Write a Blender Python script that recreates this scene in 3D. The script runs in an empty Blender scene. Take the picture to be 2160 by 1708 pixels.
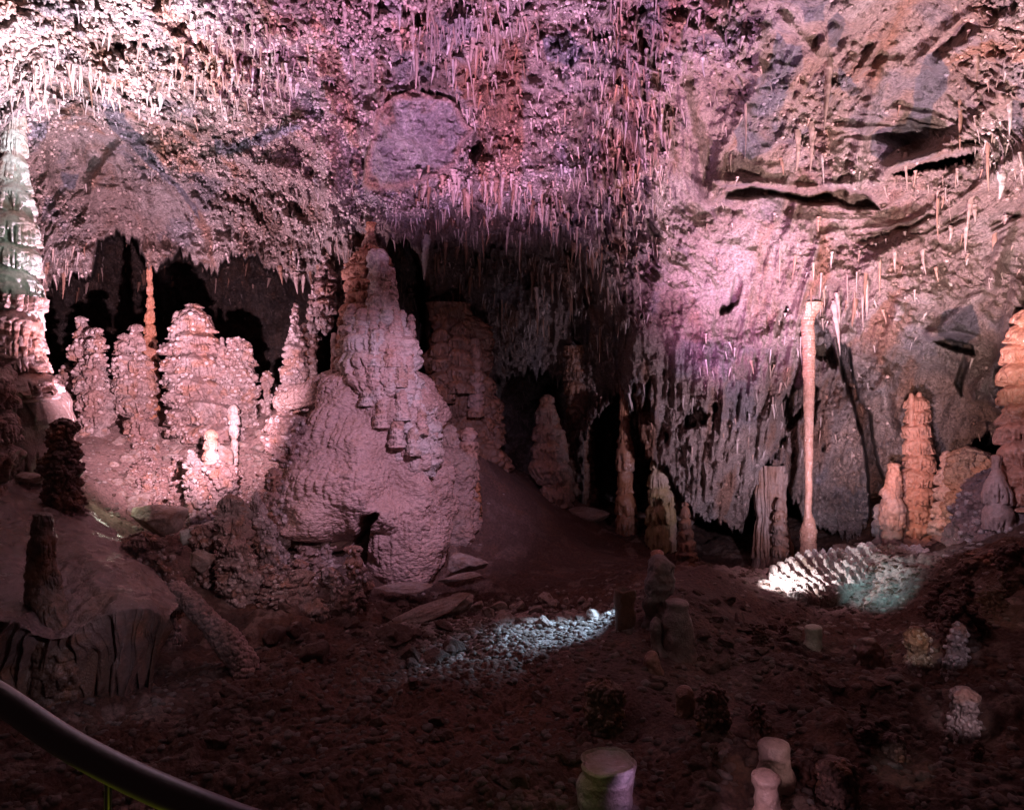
import bpy, math, time
import numpy as np
from mathutils import Vector
T0 = time.time()
F = 1407.0; CU, CV = 1080.0, 854.0
rng = np.random.default_rng(7)
f32 = np.float32
scene = bpy.context.scene
COL = scene.collection

# ------------------------------------------------------------------ numpy noise
def _h(x, y, z, s):
    n = (x.astype(np.uint32) * np.uint32(374761393) + y.astype(np.uint32) * np.uint32(668265263)
         + z.astype(np.uint32) * np.uint32(2246822519) + np.uint32((s * 3266489917) & 0xffffffff))
    n = (n ^ (n >> np.uint32(13))) * np.uint32(1274126177)
    return n ^ (n >> np.uint32(16))
def _r(x, y, z, s): return (_h(x, y, z, s) & np.uint32(0xffffff)).astype(f32) / f32(16777216.0)
def chunked(fn):
    def g(P, *a, **k):
        P = np.asarray(P, f32)
        sh = P.shape[:-1]; Q = P.reshape(-1, 3)
        o = np.empty(len(Q), f32)
        for i in range(0, len(Q), 120000): o[i:i + 120000] = fn(Q[i:i + 120000], *a, **k)
        return o.reshape(sh)
    return g
@chunked
def vnoise(P, s=0):
    I = np.floor(P); fr = P - I; I = I.astype(np.int64) & 0xffffffff
    w = fr * fr * fr * (fr * (fr * 6 - 15) + 10)
    o = 0
    for dx in (0, 1):
        wx = w[:, 0] if dx else 1 - w[:, 0]
        for dy in (0, 1):
            wy = w[:, 1] if dy else 1 - w[:, 1]
            for dz in (0, 1):
                wz = w[:, 2] if dz else 1 - w[:, 2]
                o = o + _r(I[:, 0] + dx, I[:, 1] + dy, I[:, 2] + dz, s) * wx * wy * wz
    return o * 2 - 1
def fbm(P, o=4, s=0, g=0.5, lac=2.03):
    P = np.asarray(P, f32); t = 0; a = 1.0; n = 0
    for k in range(o): t = t + a * vnoise(P, s + k * 17); n += a; a *= g; P = P * f32(lac) + f32(3.7)
    return t / n
def ridged(P, o=4, s=0):
    P = np.asarray(P, f32); t = 0; a = 1.0; n = 0
    for k in range(o):
        v = 1 - np.abs(vnoise(P, s + k * 13)) * 2; t = t + a * v; n += a; a *= 0.5; P = P * f32(2.1) + f32(1.3)
    return t / n
@chunked
def worley(P, s=0):
    I = np.floor(P).astype(np.int64)
    best = np.full(len(P), 9.0, f32)
    for dx in (-1, 0, 1):
        for dy in (-1, 0, 1):
            for dz in (-1, 0, 1):
                X = I[:, 0] + dx; Y = I[:, 1] + dy; Z = I[:, 2] + dz
                h = _h(X & 0xffffffff, Y & 0xffffffff, Z & 0xffffffff, s)
                a = (h & np.uint32(1023)).astype(f32) / 1023; b = ((h >> np.uint32(10)) & np.uint32(1023)).astype(f32) / 1023
                c = ((h >> np.uint32(20)) & np.uint32(1023)).astype(f32) / 1023
                d = (X + a - P[:, 0]) ** 2 + (Y + b - P[:, 1]) ** 2 + (Z + c - P[:, 2]) ** 2
                np.minimum(best, d.astype(f32), out=best)
    return np.sqrt(best)
def knob(P, size, s=0, kw=.85):
    """rounded nodules, 0 in the gaps, 1 on top"""
    w = worley(np.asarray(P, f32) / f32(size), s)
    return np.sqrt(np.clip(1 - (w / kw) ** 2, 0, 1))
def sstep(x, a=0.0, b=1.0):
    t = np.clip((x - a) / (b - a), 0, 1); return t * t * (3 - 2 * t)
def lerp(a, b, t): return a + (b - a) * t

# ------------------------------------------------------------------ helpers
def at(u, v, Y): return np.array([(u - CU) / F * Y, Y, (CV - v) / F * Y])
def rbf(src, val, q, eps=0.0):
    src = np.asarray(src, float); val = np.asarray(val, float)
    n = len(src)
    A = np.sqrt(((src[:, None] - src[None]) ** 2).sum(-1)) + np.eye(n) * eps
    Pm = np.c_[np.ones(n), src]
    M = np.block([[A, Pm], [Pm.T, np.zeros((3, 3))]])
    w = np.linalg.solve(M, np.r_[val, np.zeros(3)])
    q = np.asarray(q, f32); out = np.full(q.shape[:-1], w[n], f32) + q[..., 0] * f32(w[n + 1]) + q[..., 1] * f32(w[n + 2])
    for i in range(n):
        out += f32(w[i]) * np.sqrt((q[..., 0] - f32(src[i, 0])) ** 2 + (q[..., 1] - f32(src[i, 1])) ** 2)
    return out
def polysd(U, V, pts):
    """signed distance, positive inside"""
    best = np.full(U.shape, 1e9, f32); ins = np.zeros(U.shape, bool)
    n = len(pts)
    for i in range(n):
        ax, ay = pts[i]; bx, by = pts[(i + 1) % n]
        ex, ey = bx - ax, by - ay
        t = np.clip(((U - ax) * ex + (V - ay) * ey) / (ex * ex + ey * ey + 1e-6), 0, 1)
        d = (U - ax - t * ex) ** 2 + (V - ay - t * ey) ** 2
        best = np.minimum(best, d)
        c = ((ay > V) != (by > V)) & (U < (bx - ax) * (V - ay) / ((by - ay) if by != ay else 1e-9) + ax)
        ins ^= c
    return np.where(ins, 1, -1) * np.sqrt(best)
def linedist(U, V, pts):
    best = np.full(U.shape, 1e9, f32)
    for (ax, ay), (bx, by) in zip(pts[:-1], pts[1:]):
        ex, ey = bx - ax, by - ay
        t = np.clip(((U - ax) * ex + (V - ay) * ey) / (ex * ex + ey * ey + 1e-6), 0, 1)
        best = np.minimum(best, (U - ax - t * ex) ** 2 + (V - ay - t * ey) ** 2)
    return np.sqrt(best)

def mesh_from(name, V, Q, cols=None, tris=None, smooth=True):
    me = bpy.data.meshes.new(name)
    V = np.asarray(V, f32).reshape(-1, 3)
    nq = 0 if Q is None else len(Q); nt = 0 if tris is None else len(tris)
    me.vertices.add(len(V)); me.vertices.foreach_set('co', V.ravel())
    L = np.concatenate([np.asarray(Q, np.int32).ravel() if nq else np.zeros(0, np.int32),
                        np.asarray(tris, np.int32).ravel() if nt else np.zeros(0, np.int32)])
    me.loops.add(len(L)); me.loops.foreach_set('vertex_index', L)
    me.polygons.add(nq + nt)
    st = np.concatenate([np.arange(nq) * 4, nq * 4 + np.arange(nt) * 3]).astype(np.int32)
    me.polygons.foreach_set('loop_start', st)
    if smooth: me.polygons.foreach_set('use_smooth', np.ones(nq + nt, bool))
    if cols is not None:
        a = me.color_attributes.new('Col', 'FLOAT_COLOR', 'POINT')
        C = np.ones((len(V), 4), f32); C[:, :3] = np.asarray(cols, f32).reshape(-1, 3)
        a.data.foreach_set('color', C.ravel())
    me.update(calc_edges=True); me.validate()
    return me
def gridquads(n, m, wrap=False, base=0):
    i = np.arange(n - 1)[:, None]; j = np.arange(m if wrap else m - 1)[None]
    j2 = (j + 1) % m
    return (np.stack([i * m + j, i * m + j2, (i + 1) * m + j2, (i + 1) * m + j], -1).reshape(-1, 4) + base)
def link(name, me, mat, parent=None, loc=None):
    o = bpy.data.objects.new(name, me); COL.objects.link(o)
    if mat and not me.materials: me.materials.append(mat)
    if parent is not None: o.parent = parent
    if loc is not None: o.location = loc
    return o
def tag(o, label, cat, group=None, kind=None):
    if label: o['label'] = label
    if cat: o['category'] = cat
    if group: o['group'] = group
    if kind: o['kind'] = kind
    return o
def empty(name, loc, label, cat, group=None):
    o = bpy.data.objects.new(name, None); COL.objects.link(o); o.location = loc
    o.empty_display_size = 0.2
    return tag(o, label, cat, group)

def _cs():
    g_ = np.array([-1., 0, 1]); vs = {}; V_ = []; Q_ = []
    def vid(p):
        k = tuple(np.round(p, 3))
        if k not in vs: vs[k] = len(V_); V_.append(np.array(p) / np.linalg.norm(p))
        return vs[k]
    for ax in range(3):
        for sg in (-1, 1):
            for a in range(2):
                for b in range(2):
                    q = []
                    for da, db in ((0, 0), (1, 0), (1, 1), (0, 1)):
                        p = [0, 0, 0]; p[ax] = sg; p[(ax + 1) % 3] = g_[a + da]; p[(ax + 2) % 3] = g_[b + db]; q.append(vid(p))
                    Q_.append(q if sg > 0 else q[::-1])
    return np.array(V_, f32), np.array(Q_)
CSV, CSQ = _cs()
def nodules(Pc, rad, cols, rs):
    n = len(Pc); jit = 1 + .25 * (rs.random((n, 3)) - .5)
    V_ = Pc[:, None] + CSV[None] * (rad[:, None] * jit)[:, None]
    return V_.reshape(-1, 3), (CSQ[None] + 26 * np.arange(n)[:, None, None]).reshape(-1, 4), np.repeat(cols[:, None], 26, 1).reshape(-1, 3)

# ------------------------------------------------------------------ materials
def rock_mat(name, rough=0.75, bumps=((60, 0.5, 0.01),), vor=None, spec=0.35, var=0.5, stain=(0.30, 0.13, 0.07), stain_amt=0.35, stretch=1.0, wet=0.0, sss=0.0):
    m = bpy.data.materials.new(name); m.use_nodes = True
    nt = m.node_tree; N = nt.nodes; L = nt.links
    b = N['Principled BSDF']; b.inputs['Roughness'].default_value = rough
    b.inputs['Specular IOR Level'].default_value = spec
    tc = N.new('ShaderNodeTexCoord'); g = N.new('ShaderNodeNewGeometry')
    mp = N.new('ShaderNodeMapping'); mp.inputs['Scale'].default_value = (1, 1, stretch)
    L.new(g.outputs['Position'], mp.inputs['Vector']); vec = mp.outputs['Vector']
    at_ = N.new('ShaderNodeAttribute'); at_.attribute_name = 'Col'
    def noise(sc, det=6, ro=0.6):
        n = N.new('ShaderNodeTexNoise'); n.inputs['Scale'].default_value = sc; n.inputs['Detail'].default_value = det
        n.inputs['Roughness'].default_value = ro; L.new(vec, n.inputs['Vector']); return n.outputs['Fac']
    def ramp(src, a, c):
        r = N.new('ShaderNodeMapRange'); r.inputs['From Min'].default_value = a; r.inputs['From Max'].default_value = c
        L.new(src, r.inputs['Value']); return r.outputs['Result']
    def mix(fac, A, B, mode='MIX'):
        x = N.new('ShaderNodeMix'); x.data_type = 'RGBA'; x.blend_type = mode
        for sock, val in ((x.inputs[0], fac), (x.inputs[6], A), (x.inputs[7], B)):
            if hasattr(val, 'default_value') or hasattr(val, 'links'): L.new(val, sock)
            elif isinstance(val, tuple): sock.default_value = (*val, 1)
            else: sock.default_value = val
        return x.outputs[2]
    def mul(a, k):
        x = N.new('ShaderNodeMath'); x.operation = 'MULTIPLY'; L.new(a, x.inputs[0]); x.inputs[1].default_value = k; return x.outputs[0]
    # mineral stains (rust), pale calcite freckles
    c = mix(mul(ramp(noise(2.3, 8, 0.7), 0.5, 0.72), stain_amt), at_.outputs['Color'], stain)
    v1 = ramp(noise(23, 5, 0.65), 0.3, 0.7)
    gm = N.new('ShaderNodeCombineColor')
    lo, hi = 1 - var, 1 + var * 0.45
    mr = N.new('ShaderNodeMapRange'); mr.inputs['To Min'].default_value = lo; mr.inputs['To Max'].default_value = hi
    L.new(v1, mr.inputs['Value'])
    for k in range(3): L.new(mr.outputs['Result'], gm.inputs[k])
    c = mix(1.0, c, gm.outputs[0], 'MULTIPLY')
    L.new(c, b.inputs['Base Color'])
    prev = None
    if vor:
        for sc, st, di in vor:
            t = N.new('ShaderNodeTexVoronoi'); t.inputs['Scale'].default_value = sc; L.new(vec, t.inputs['Vector'])
            inv = N.new('ShaderNodeMath'); inv.operation = 'SUBTRACT'; inv.inputs[0].default_value = 1; L.new(t.outputs['Distance'], inv.inputs[1])
            bp = N.new('ShaderNodeBump'); bp.inputs['Strength'].default_value = st; bp.inputs['Distance'].default_value = di
            L.new(inv.outputs[0], bp.inputs['Height'])
            if prev: L.new(prev, bp.inputs['Normal'])
            prev = bp.outputs['Normal']
    for sc, st, di in bumps:
        bp = N.new('ShaderNodeBump'); bp.inputs['Strength'].default_value = st; bp.inputs['Distance'].default_value = di
        L.new(noise(sc, 7, 0.65), bp.inputs['Height'])
        if prev: L.new(prev, bp.inputs['Normal'])
        prev = bp.outputs['Normal']
    if prev: L.new(prev, b.inputs['Normal'])
    if wet:
        r = N.new('ShaderNodeMapRange'); r.inputs['From Min'].default_value = 0.4; r.inputs['From Max'].default_value = 0.62
        r.inputs['To Min'].default_value = wet; r.inputs['To Max'].default_value = rough
        L.new(noise(5, 4), r.inputs['Value']); L.new(r.outputs['Result'], b.inputs['Roughness'])
    if sss:
        b.inputs['Subsurface Weight'].default_value = sss; b.inputs['Subsurface Radius'].default_value = (1, .4, .25); b.inputs['Subsurface Scale'].default_value = 0.03
    return m
M_wall = rock_mat('cave_rock', 0.8, ((9, 0.9, 0.18), (45, 0.9, 0.05)), vor=((15, 0.9, 0.07),), var=0.6)
M_pop = rock_mat('popcorn_calcite', 0.55, ((60, 0.5, 0.015),), vor=((30, .6, 0.03),), var=0.45, stain_amt=0.3)
M_flow = rock_mat('flowstone', 0.5, ((7, 0.5, 0.06), (24, 0.6, 0.025), (60, 0.6, 0.012)), var=0.3, wet=0.3, spec=0.5, stain_amt=0.3)
M_wet = rock_mat('wet_flowstone', 0.3, ((10, 0.5, 0.05), (45, 0.8, 0.015)), var=0.25, wet=0.1, spec=0.7, stain_amt=0.3)
M_skin = rock_mat('rippled_flowstone', 0.52, ((30, 0.4, 0.015),), vor=((15, 0.5, 0.05), (34, .4, .02)), var=0.3, stain_amt=0.2, stretch=1.8)
M_dirt = rock_mat('cave_dirt', 0.85, ((12, 0.7, 0.06), (70, 0.8, 0.02)), vor=((25, 0.5, 0.03),), var=0.5)
M_tite = rock_mat('stalactite_calcite', 0.5, ((20, 0.5, 0.03), (90, 0.4, 0.006)), var=0.35, stretch=0.35)
M_stone = rock_mat('broken_limestone', 0.8, ((6, 0.6, 0.08), (50, 0.8, 0.02)), var=0.4, stain_amt=0.2)

TAN = np.array([.44, .31, .27]); PALE = np.array([.66, .56, .53]); RUST = np.array([.40, .17, .09]); GREY = np.array([.17, .155, .175])
BROWN = np.array([.16, .085, .06]); ORANGE = np.array([.55, .27, .19]); PINK = np.array([.58, .38, .34]); MINT = np.array([.62, .66, .58])
DARK = np.array([.085, .045, .035])

# ------------------------------------------------------------------ cave wall and ceiling
CTRL = [(-260,-160,6.3),(0,0,8),(0,170,9),(0,500,10.3),(0,900,11),(-260,500,8),(-260,1100,8),
 (300,-160,7),(300,0,8.4),(300,200,10),(300,350,12),(300,480,13.5),(150,300,11.3),(150,550,13.5),
 (500,0,9),(500,200,10.4),(480,300,12),(500,480,13.6),(650,250,11.5),(650,550,13.2),(300,800,14.5),(520,800,14.5),
 (800,-160,7.5),(800,0,9),(800,180,10.6),(860,300,11),(780,450,12.4),(780,700,14),
 (1080,-160,7.6),(1080,0,9),(1080,200,10.8),(1080,380,11.5),(1100,600,14.2),(1100,800,16),(1100,1000,16.5),
 (1300,0,9),(1300,250,11),(1300,450,12),(1230,650,14.4),(1250,850,15.2),(900,700,14.8),(900,1000,16),
 (1450,0,8.4),(1450,300,10.5),(1450,600,12),(1450,850,12.8),(1450,1050,13.4),
 (1700,-160,6.8),(1700,0,8),(1700,400,10.8),(1700,650,12),(1700,900,13.2),(1700,1150,13.8),
 (1950,0,7.7),(1950,400,10),(1950,700,11.5),(1950,1000,12.5),(1950,1200,13),
 (2160,0,7),(2160,350,8.8),(2160,600,9.8),(2160,900,11),(2420,0,6),(2420,600,8),(2420,1100,9),(1100,1300,17),(1800,1300,14),(300,1300,15)]
u = np.arange(-260, 2421, 1.9, dtype=f32); v = np.arange(-160, 1301, 1.9, dtype=f32)
U, V = np.meshgrid(u, v); UV = np.stack([U, V], -1)
D = rbf([c[:2] for c in CTRL], [c[2] for c in CTRL], UV)
ray = np.stack([(U - CU) / F, np.ones_like(U), (CV - V) / F], -1).astype(f32)
P = ray * D[..., None]
warp = fbm(P * 0.9, 4, 5); warp2 = fbm(P * 0.9, 4, 55)
Uw = U + 34 * warp; Vw = V + 34 * warp2
def blob(cu, cv, ru, rv, soft=0.5):
    d = np.sqrt(((Uw - cu) / ru) ** 2 + ((Vw - cv) / rv) ** 2); return 1 - sstep(d, 1 - soft, 1 + soft)
# style masks
smooth = np.zeros_like(U)
for b_ in ((190,330,110,90),(300,430,150,80),(1460,330,55,150),(1570,560,130,90),(1700,60,90,80),(1900,230,130,150),(1900,60,140,90),
           (1970,860,90,110),(1600,330,90,60),(1750,430,250,55),(2080,470,100,90),(2030,690,80,60),(1560,640,110,70)):
    smooth = np.maximum(smooth, blob(*b_))
flute = np.zeros_like(U)
for b_ in ((1080,620,330,200),(1330,250,90,260),(1480,870,300,200),(1280,470,120,160),(1000,80,120,120),(760,520,100,70),(1750,640,130,90),(500,150,130,80),(120,160,130,60),(2080,350,110,60),(1640,760,160,170),(150,560,90,40)):
    flute = np.maximum(flute, blob(*b_))
flute *= (1 - 0.7 * smooth)
# columns: vertical rib coordinates in the world
def ribs(P, k, s, slant=0.0, hz=0.35):
    Q = np.stack([P[..., 0] * k + slant * P[..., 2] * k, P[..., 1] * k * 0.4, P[..., 2] * hz * 2], -1)
    return ridged(Q, 3, s)
slant = blob(1400, 250, 170, 330) * 0.45 - blob(1950, 380, 200, 120) * 0.5
rb = ribs(P, 3.6, 31, slant)
rb2 = ribs(P, 9.0, 41, slant, 0.6)
big = fbm(P * 0.45, 4, 1)
rough_n = ridged(P * 1.1, 5, 2)
mid = fbm(P * 3.0, 4, 9)
D2 = D + 0.55 * big - (1 - 0.6 * smooth) * 0.32 * rough_n - 0.14 * mid - 0.10 * ridged(P * 4.5, 3, 12) * (1 - .4 * smooth)
rt = sstep(U, 1300, 1500)
D2 += rt * (.16 * rough_n + .06 * mid + .06 * ridged(P * 4.5, 3, 12))
rbL = ribs(P, 1.25, 71, slant * .8, .22); rbM = ribs(P, 2.6, 72, slant * .8, .25)
D2 -= (.2 + .8 * rt) * (.34 * rbL + .16 * rbM)
cen = blob(1340, 330, 130, 330); D2 -= cen * (.30 * ribs(P, 2.2, 73, .45, .3) + .10 * rb2)
D2 -= flute * (0.24 * rb + 0.13 * rb2)
# toothed rows of dripstone: bulge grows downwards, breaks off along a jagged edge
def teeth(P, period, tk, s):
    ph = -P[..., 2] / period + 0.9 * fbm(P * 0.55, 3, s) + 0.35 * vnoise(P * 2.0, s + 3)
    p = ph - np.floor(ph)
    col = np.abs(vnoise(np.stack([P[..., 0] * tk, P[..., 1] * tk * 0.3, np.floor(ph) * 7.3 + 0 * P[..., 0]], -1), s + 5))
    edge = 0.45 + 0.55 * np.clip(col * 1.7, 0, 1)
    return np.where(p < edge, p ** 1.3, np.clip(1 - (p - edge) * 14, 0, 1) * edge ** 1.3) 
tm = np.clip(fbm(P * 0.6, 3, 77) * 2.2 + 0.5, 0, 1) * (1 - 0.9 * smooth)
tm = np.maximum(tm * 0.8, 0.9 * blob(900, 420, 260, 60)); tm *= (1 - 0.5 * blob(1900, 200, 350, 300)) * (1 - .95 * blob(1540, 680, 260, 260))
D2 -= tm * (0.34 * teeth(P, 1.15, 9, 101) + 0.16 * teeth(P, 0.45, 14, 131))
# raised slabs of bare rock
SLABS = [([(762,392),(768,330),(782,285),(790,230),(830,200),(870,183),(905,196),(940,200),(962,215),(985,258),(1002,268),(975,300),(962,345),(915,372),(870,390),(800,402)], -0.5),]
slabm = np.zeros_like(U)
Us, Vs = U + 6 * warp, V + 6 * warp2
for pts, a in SLABS:
    sd = polysd(Us, Vs, pts); m_ = sstep(sd, -3, 5); slabm = np.maximum(slabm, m_)
    D2 = lerp(D2, D + a + 0.25 * big + 0.30 * fbm(P * 1.3, 5, 300) - 0.12 * ridged(P * 2.6, 5, 310) + .35 * blob(850, 330, 45, 30) - .10 * ridged(P * 6, 3, 311), m_)
# ridges (ribs of drapery, ledges)
RIDGE = [([(255,300),(200,380),(180,470)], 10, .3),([(350,360),(390,460),(400,520)], 10, .25),([(240,330),(280,440),(290,480)], 7, .15),([(520,330),(600,350),(690,400)], 16, .35),([(560,420),(640,470),(660,560)], 12, .25),([(90,200),(150,260),(180,340)], 12, .3),([(1610,60),(1600,170),(1570,240),(1520,330),(1500,420)], 12, .25),([(1740,160),(1745,250),(1760,420)], 13, .22),
 ([(1850,150),(1825,270),(1800,380),(1790,430)], 15, .28),([(2110,190),(2040,280),(1950,330),(1880,345)], 16, .35),
 ([(1640,30),(1720,110),(1760,60)], 12, .2),([(1980,130),(2070,70),(2140,20)], 12, .25),([(2150,330),(2060,400),(1960,470),(1860,540),(1800,590)], 16, .35),
 ([(1430,60),(1440,200),(1490,420)], 12, .25),([(1360,120),(1400,300),(1470,480)], 10, .2),([(1330,60),(1350,300),(1400,500),(1380,640)], 14, .3),
 ([(60,250),(110,400),(160,480)], 12, .2),([(215,205),(300,300),(350,350),(430,440),(470,560)], 22, .3),([(640,250),(560,290),(480,340),(450,345)], 14, .3),
 ([(430,280),(350,250),(300,220)], 12, .2),([(300,360),(310,470),(315,520)], 16, .3),([(700,200),(690,330),(705,500),(700,590)], 26, .35),
 ([(1520,380),(1600,385),(1700,398),(1780,380)], 9, .22),([(1870,350),(1960,325),(2060,310)], 10, .3),([(1960,700),(2010,700),(2060,712)], 8, .25),
 ([(2130,470),(2090,600),(1970,700)], 12, .3),([(2150,600),(2110,760),(2060,830)], 14, .3),([(1900,640),(1860,760),(1880,900)], 14, .25)]
ud, vd = U + 8 * warp, V + 8 * warp2
for pts, w_, a in RIDGE:
    D2 -= a * np.exp(-(linedist(ud, vd, pts) / w_) ** 2) * (1 - slabm)
# nodules
kn = knob(P * np.array([1, 1, .8], f32), 0.22, 3, .75); kn2 = knob(P, 0.10, 4, .7)
pop = (1 - 0.72 * smooth) * (1 - slabm) * (1 - 0.45 * flute)
D2 -= pop * (0.13 * kn + 0.085 * kn2 + 0.10 * np.clip(fbm(P * 5, 2, 210), -.5, 1))
# recesses -- polygons whose upper edges carry dripping teeth
col1 = np.abs(vnoise(np.stack([U * 0.085, U * 0 + 2.5, U * 0], -1), 61)) * 34 + np.abs(vnoise(np.stack([U * 0.22, U * 0 + 2.5, U * 0], -1), 62)) * 20
def recess(D2, pts, depth, w=7, tooth=1.0, wob=10):
    u0 = min(p[0] for p in pts) - 80; u1 = max(p[0] for p in pts) + 80; v0 = min(p[1] for p in pts) - 80; v1 = max(p[1] for p in pts) + 80
    i0, i1 = np.searchsorted(v, (v0, v1)); j0, j1 = np.searchsorted(u, (u0, u1)); s_ = (slice(i0, i1), slice(j0, j1))
    uu = U[s_] + wob * warp[s_]; vv = V[s_] + wob * warp2[s_] - tooth * col1[s_]
    sd = polysd(uu, vv, pts)
    D2[s_] += depth * sstep(sd, -w * .4, w)
    return D2
D2 = recess(D2, [(60,600),(130,575),(190,570),(198,500),(240,480),(290,500),(310,552),(350,548),(380,515),(420,545),(460,560),(490,520),(550,515),(600,580),(640,575),(680,600),(715,650),(715,1300),(60,1300)], 6.5, 9, .7)
D2 = recess(D2, [(820,500),(860,490),(885,530),(905,600),(905,1300),(700,1300),(700,720),(790,650)], 2.6, 9, .7)
D2 = recess(D2, [(879,440),(903,405),(925,410),(960,430),(990,412),(1019,440),(1060,425),(1090,450),(1125,430),(1155,480),(1190,470),(1225,530),(1262,560),(1292,640),(1330,690),(1310,760),(1312,800),(1250,850),(1230,900),(1230,1300),(880,1300)], 1.1, 30, 1.3, 26)
D2 = recess(D2, [(930,470),(1010,520),(1060,500),(1130,560),(1200,600),(1240,690),(1225,800),(1200,1300),(930,1300)], .7, 30, 1.6, 26)
D2 = recess(D2, [(1235,900),(1290,830),(1312,800),(1325,860),(1350,900),(1380,960),(1420,1000),(1465,1070),(1520,1080),(1560,1100),(1590,1020),(1640,975),(1690,1060),(1720,1100),(1800,1120),(1840,1080),(1850,1300),(1235,1300)], 3.4, 7, .9)
D2 = recess(D2, [(1045,790),(1120,760),(1180,790),(1190,1300),(1045,1300)], 3.0, 10, .8)
D2 = recess(D2, [(1762,700),(1790,730),(1800,790),(1842,860),(1850,950),(1866,1000),(1905,1050),(1900,1130),(1830,1130),(1832,1000),(1820,900),(1798,830),(1772,780)], 2.6, 6, .3)
D2 = recess(D2, [(1530,402),(1580,388),(1640,402),(1700,412),(1740,402),(1780,388),(1830,402),(1858,440),(1790,440),(1770,427),(1700,432),(1640,416),(1580,420),(1530,418)], .55, 8, .1, 8)
D2 = recess(D2, [(1880,362),(1960,335),(2062,318),(2050,338),(1960,352),(1900,364)], 1.0, 6, .2, 6)
D2 = recess(D2, [(1968,715),(2000,710),(2050,722),(2056,746),(2030,740),(1990,729)], 1.0, 4, .1, 4)
D2 = recess(D2, [(2040,940),(2080,905),(2125,900),(2120,1000),(2040,1000)], 2.2, 8, .2)
D2 = recess(D2, [(1880,1040),(1960,1060),(2050,1040),(2060,1300),(1870,1300)], 2.4, 8, .5)
D2 = recess(D2, [(2015,800),(2030,740),(2040,760),(2030,830)], .8, 6, .2)
D2 = recess(D2, [(1690,690),(1720,660),(1760,690),(1768,760),(1720,740)], 1.0, 6, 1.0)
D2 = recess(D2, [(1000,262),(1012,256),(1020,300),(1000,340),(985,320)], .5, 6, .2)
# ragged holes between dripstone curtains on the lower right wall
hol = sstep(fbm(np.stack([P[..., 0] * 2.6, P[..., 1] * 1, P[..., 2] * 1.0], -1), 4, 400), 0.30, 0.42) * np.maximum(blob(1500, 850, 330, 220), 0.8 * blob(1100, 620, 250, 180))
D2 += 0.7 * hol
P = ray * D2[..., None]
# a drooping pull: the ends of the bulges sag, so the surface is not a pure depth relief
P[..., 2] -= (0.05 * kn + 0.06 * tm * np.clip(rb, 0, 1)) * pop
# rock colours, then shade of the recess and alcove painted over them
Uc, Vc = U + 9 * warp + 5 * fbm(P * 5, 3, 88), V + 9 * warp2 + 5 * fbm(P * 5, 3, 89)
def mixc(C, col, m): return C + (col - C) * m[..., None]
C = np.zeros(U.shape + (3,), f32) + TAN.astype(f32)
C = mixc(C, PALE, np.clip(fbm(P * 0.8, 5, 500) * 1.8 + 0.25, 0, 1) * 0.6)
C = mixc(C, BROWN, sstep(fbm(P * 1.7, 6, 510, .62), 0.04, 0.36) * 0.8 * (1 - 0.5 * smooth) * (1 - .45 * rt))
st = fbm(np.stack([P[..., 0] * 2.6, P[..., 1], P[..., 2] * 0.45], -1), 5, 520)
C = mixc(C, RUST, sstep(st, 0.12, 0.5) * 0.65)
C = mixc(C, GREY * 1.5, sstep(fbm(P * 1.2, 5, 530), 0.16, 0.40) * 0.55)
GP = [[(212,205),(240,215),(345,335),(420,440),(425,470),(390,420),(330,350),(270,300),(235,270)],
 [(452,280),(480,300),(530,285),(580,255),(640,258),(600,285),(560,300),(500,315),(455,320)],
 [(1642,61),(1662,92),(1693,92),(1693,143),(1662,191),(1645,246),(1642,293),(1628,317),(1584,338),(1553,321),(1550,273),(1574,232),(1601,160),(1625,133),(1632,106)],
 [(1983,102),(2004,143),(2000,191),(1970,222),(1963,287),(1901,307),(1860,338),(1836,321),(1836,283),(1864,270),(1915,259),(1925,218),(1929,164),(1956,113)],
 [(1741,40),(1768,20),(1780,50),(1765,95),(1745,95)],[(1690,10),(1740,5),(1735,40),(1695,45)],[(1990,650),(2050,640),(2065,700),(2020,735),(1975,700)],
 [(1145,80),(1200,60),(1235,90),(1215,130),(1160,130)],[(1765,130),(1785,150),(1815,190),(1790,200),(1762,170)],
 [(130,360),(170,365),(160,400),(135,390)],[(60,240),(100,250),(95,290),(60,280)],[(2130,210),(2160,200),(2160,290),(2135,270)]]
for g_ in GP: C = mixc(C, GREY * (1 + .35 * rng.random()), sstep(polysd(Uc, Vc, g_), -2, 3) * 0.92)
C = mixc(C, np.array([.34, .28, .29]), slabm * 0.85)
C = mixc(C, PALE, slabm * (np.clip(ridged(P * 5, 4, 540) * 2.4 - 1.0, 0, 1) * .8 + .5 * blob(850, 330, 40, 26)))
C = mixc(C, np.array([.55, .33, .28]), slabm * (1 - sstep(polysd(Uc, Vc, SLABS[0][0]), 4, 20)) * .9)
C = mixc(C, RUST * 1.1, slabm * sstep(fbm(P * 2, 4, 545), .1, .4) * .5)
C = mixc(C, np.array([.50, .30, .20]), blob(1690, 250, 110, 180) * 0.35 * sstep(mid, -.2, .4))
C = mixc(C, np.array([.07, .045, .04]), blob(1080, 760, 190, 300) * 0.25)  # central recess: its shade put into the wall colour
C = mixc(C, np.array([.05, .035, .03]), sstep(D2, 15.5, 17) * .8 * (U < 800))  # left alcove: shade painted in, wall colour darkens with depth
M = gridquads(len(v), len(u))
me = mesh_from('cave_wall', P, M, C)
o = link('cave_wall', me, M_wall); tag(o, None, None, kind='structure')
print('wall', time.time() - T0)
Dfin = P[..., 1].copy()
def wallpt(uu, vv):
    i = int(np.clip((vv + 160) / 1.9, 0, len(v) - 1)); j = int(np.clip((uu + 260) / 1.9, 0, len(u) - 1)); return P[i, j].copy(), C[i, j].copy()

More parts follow.
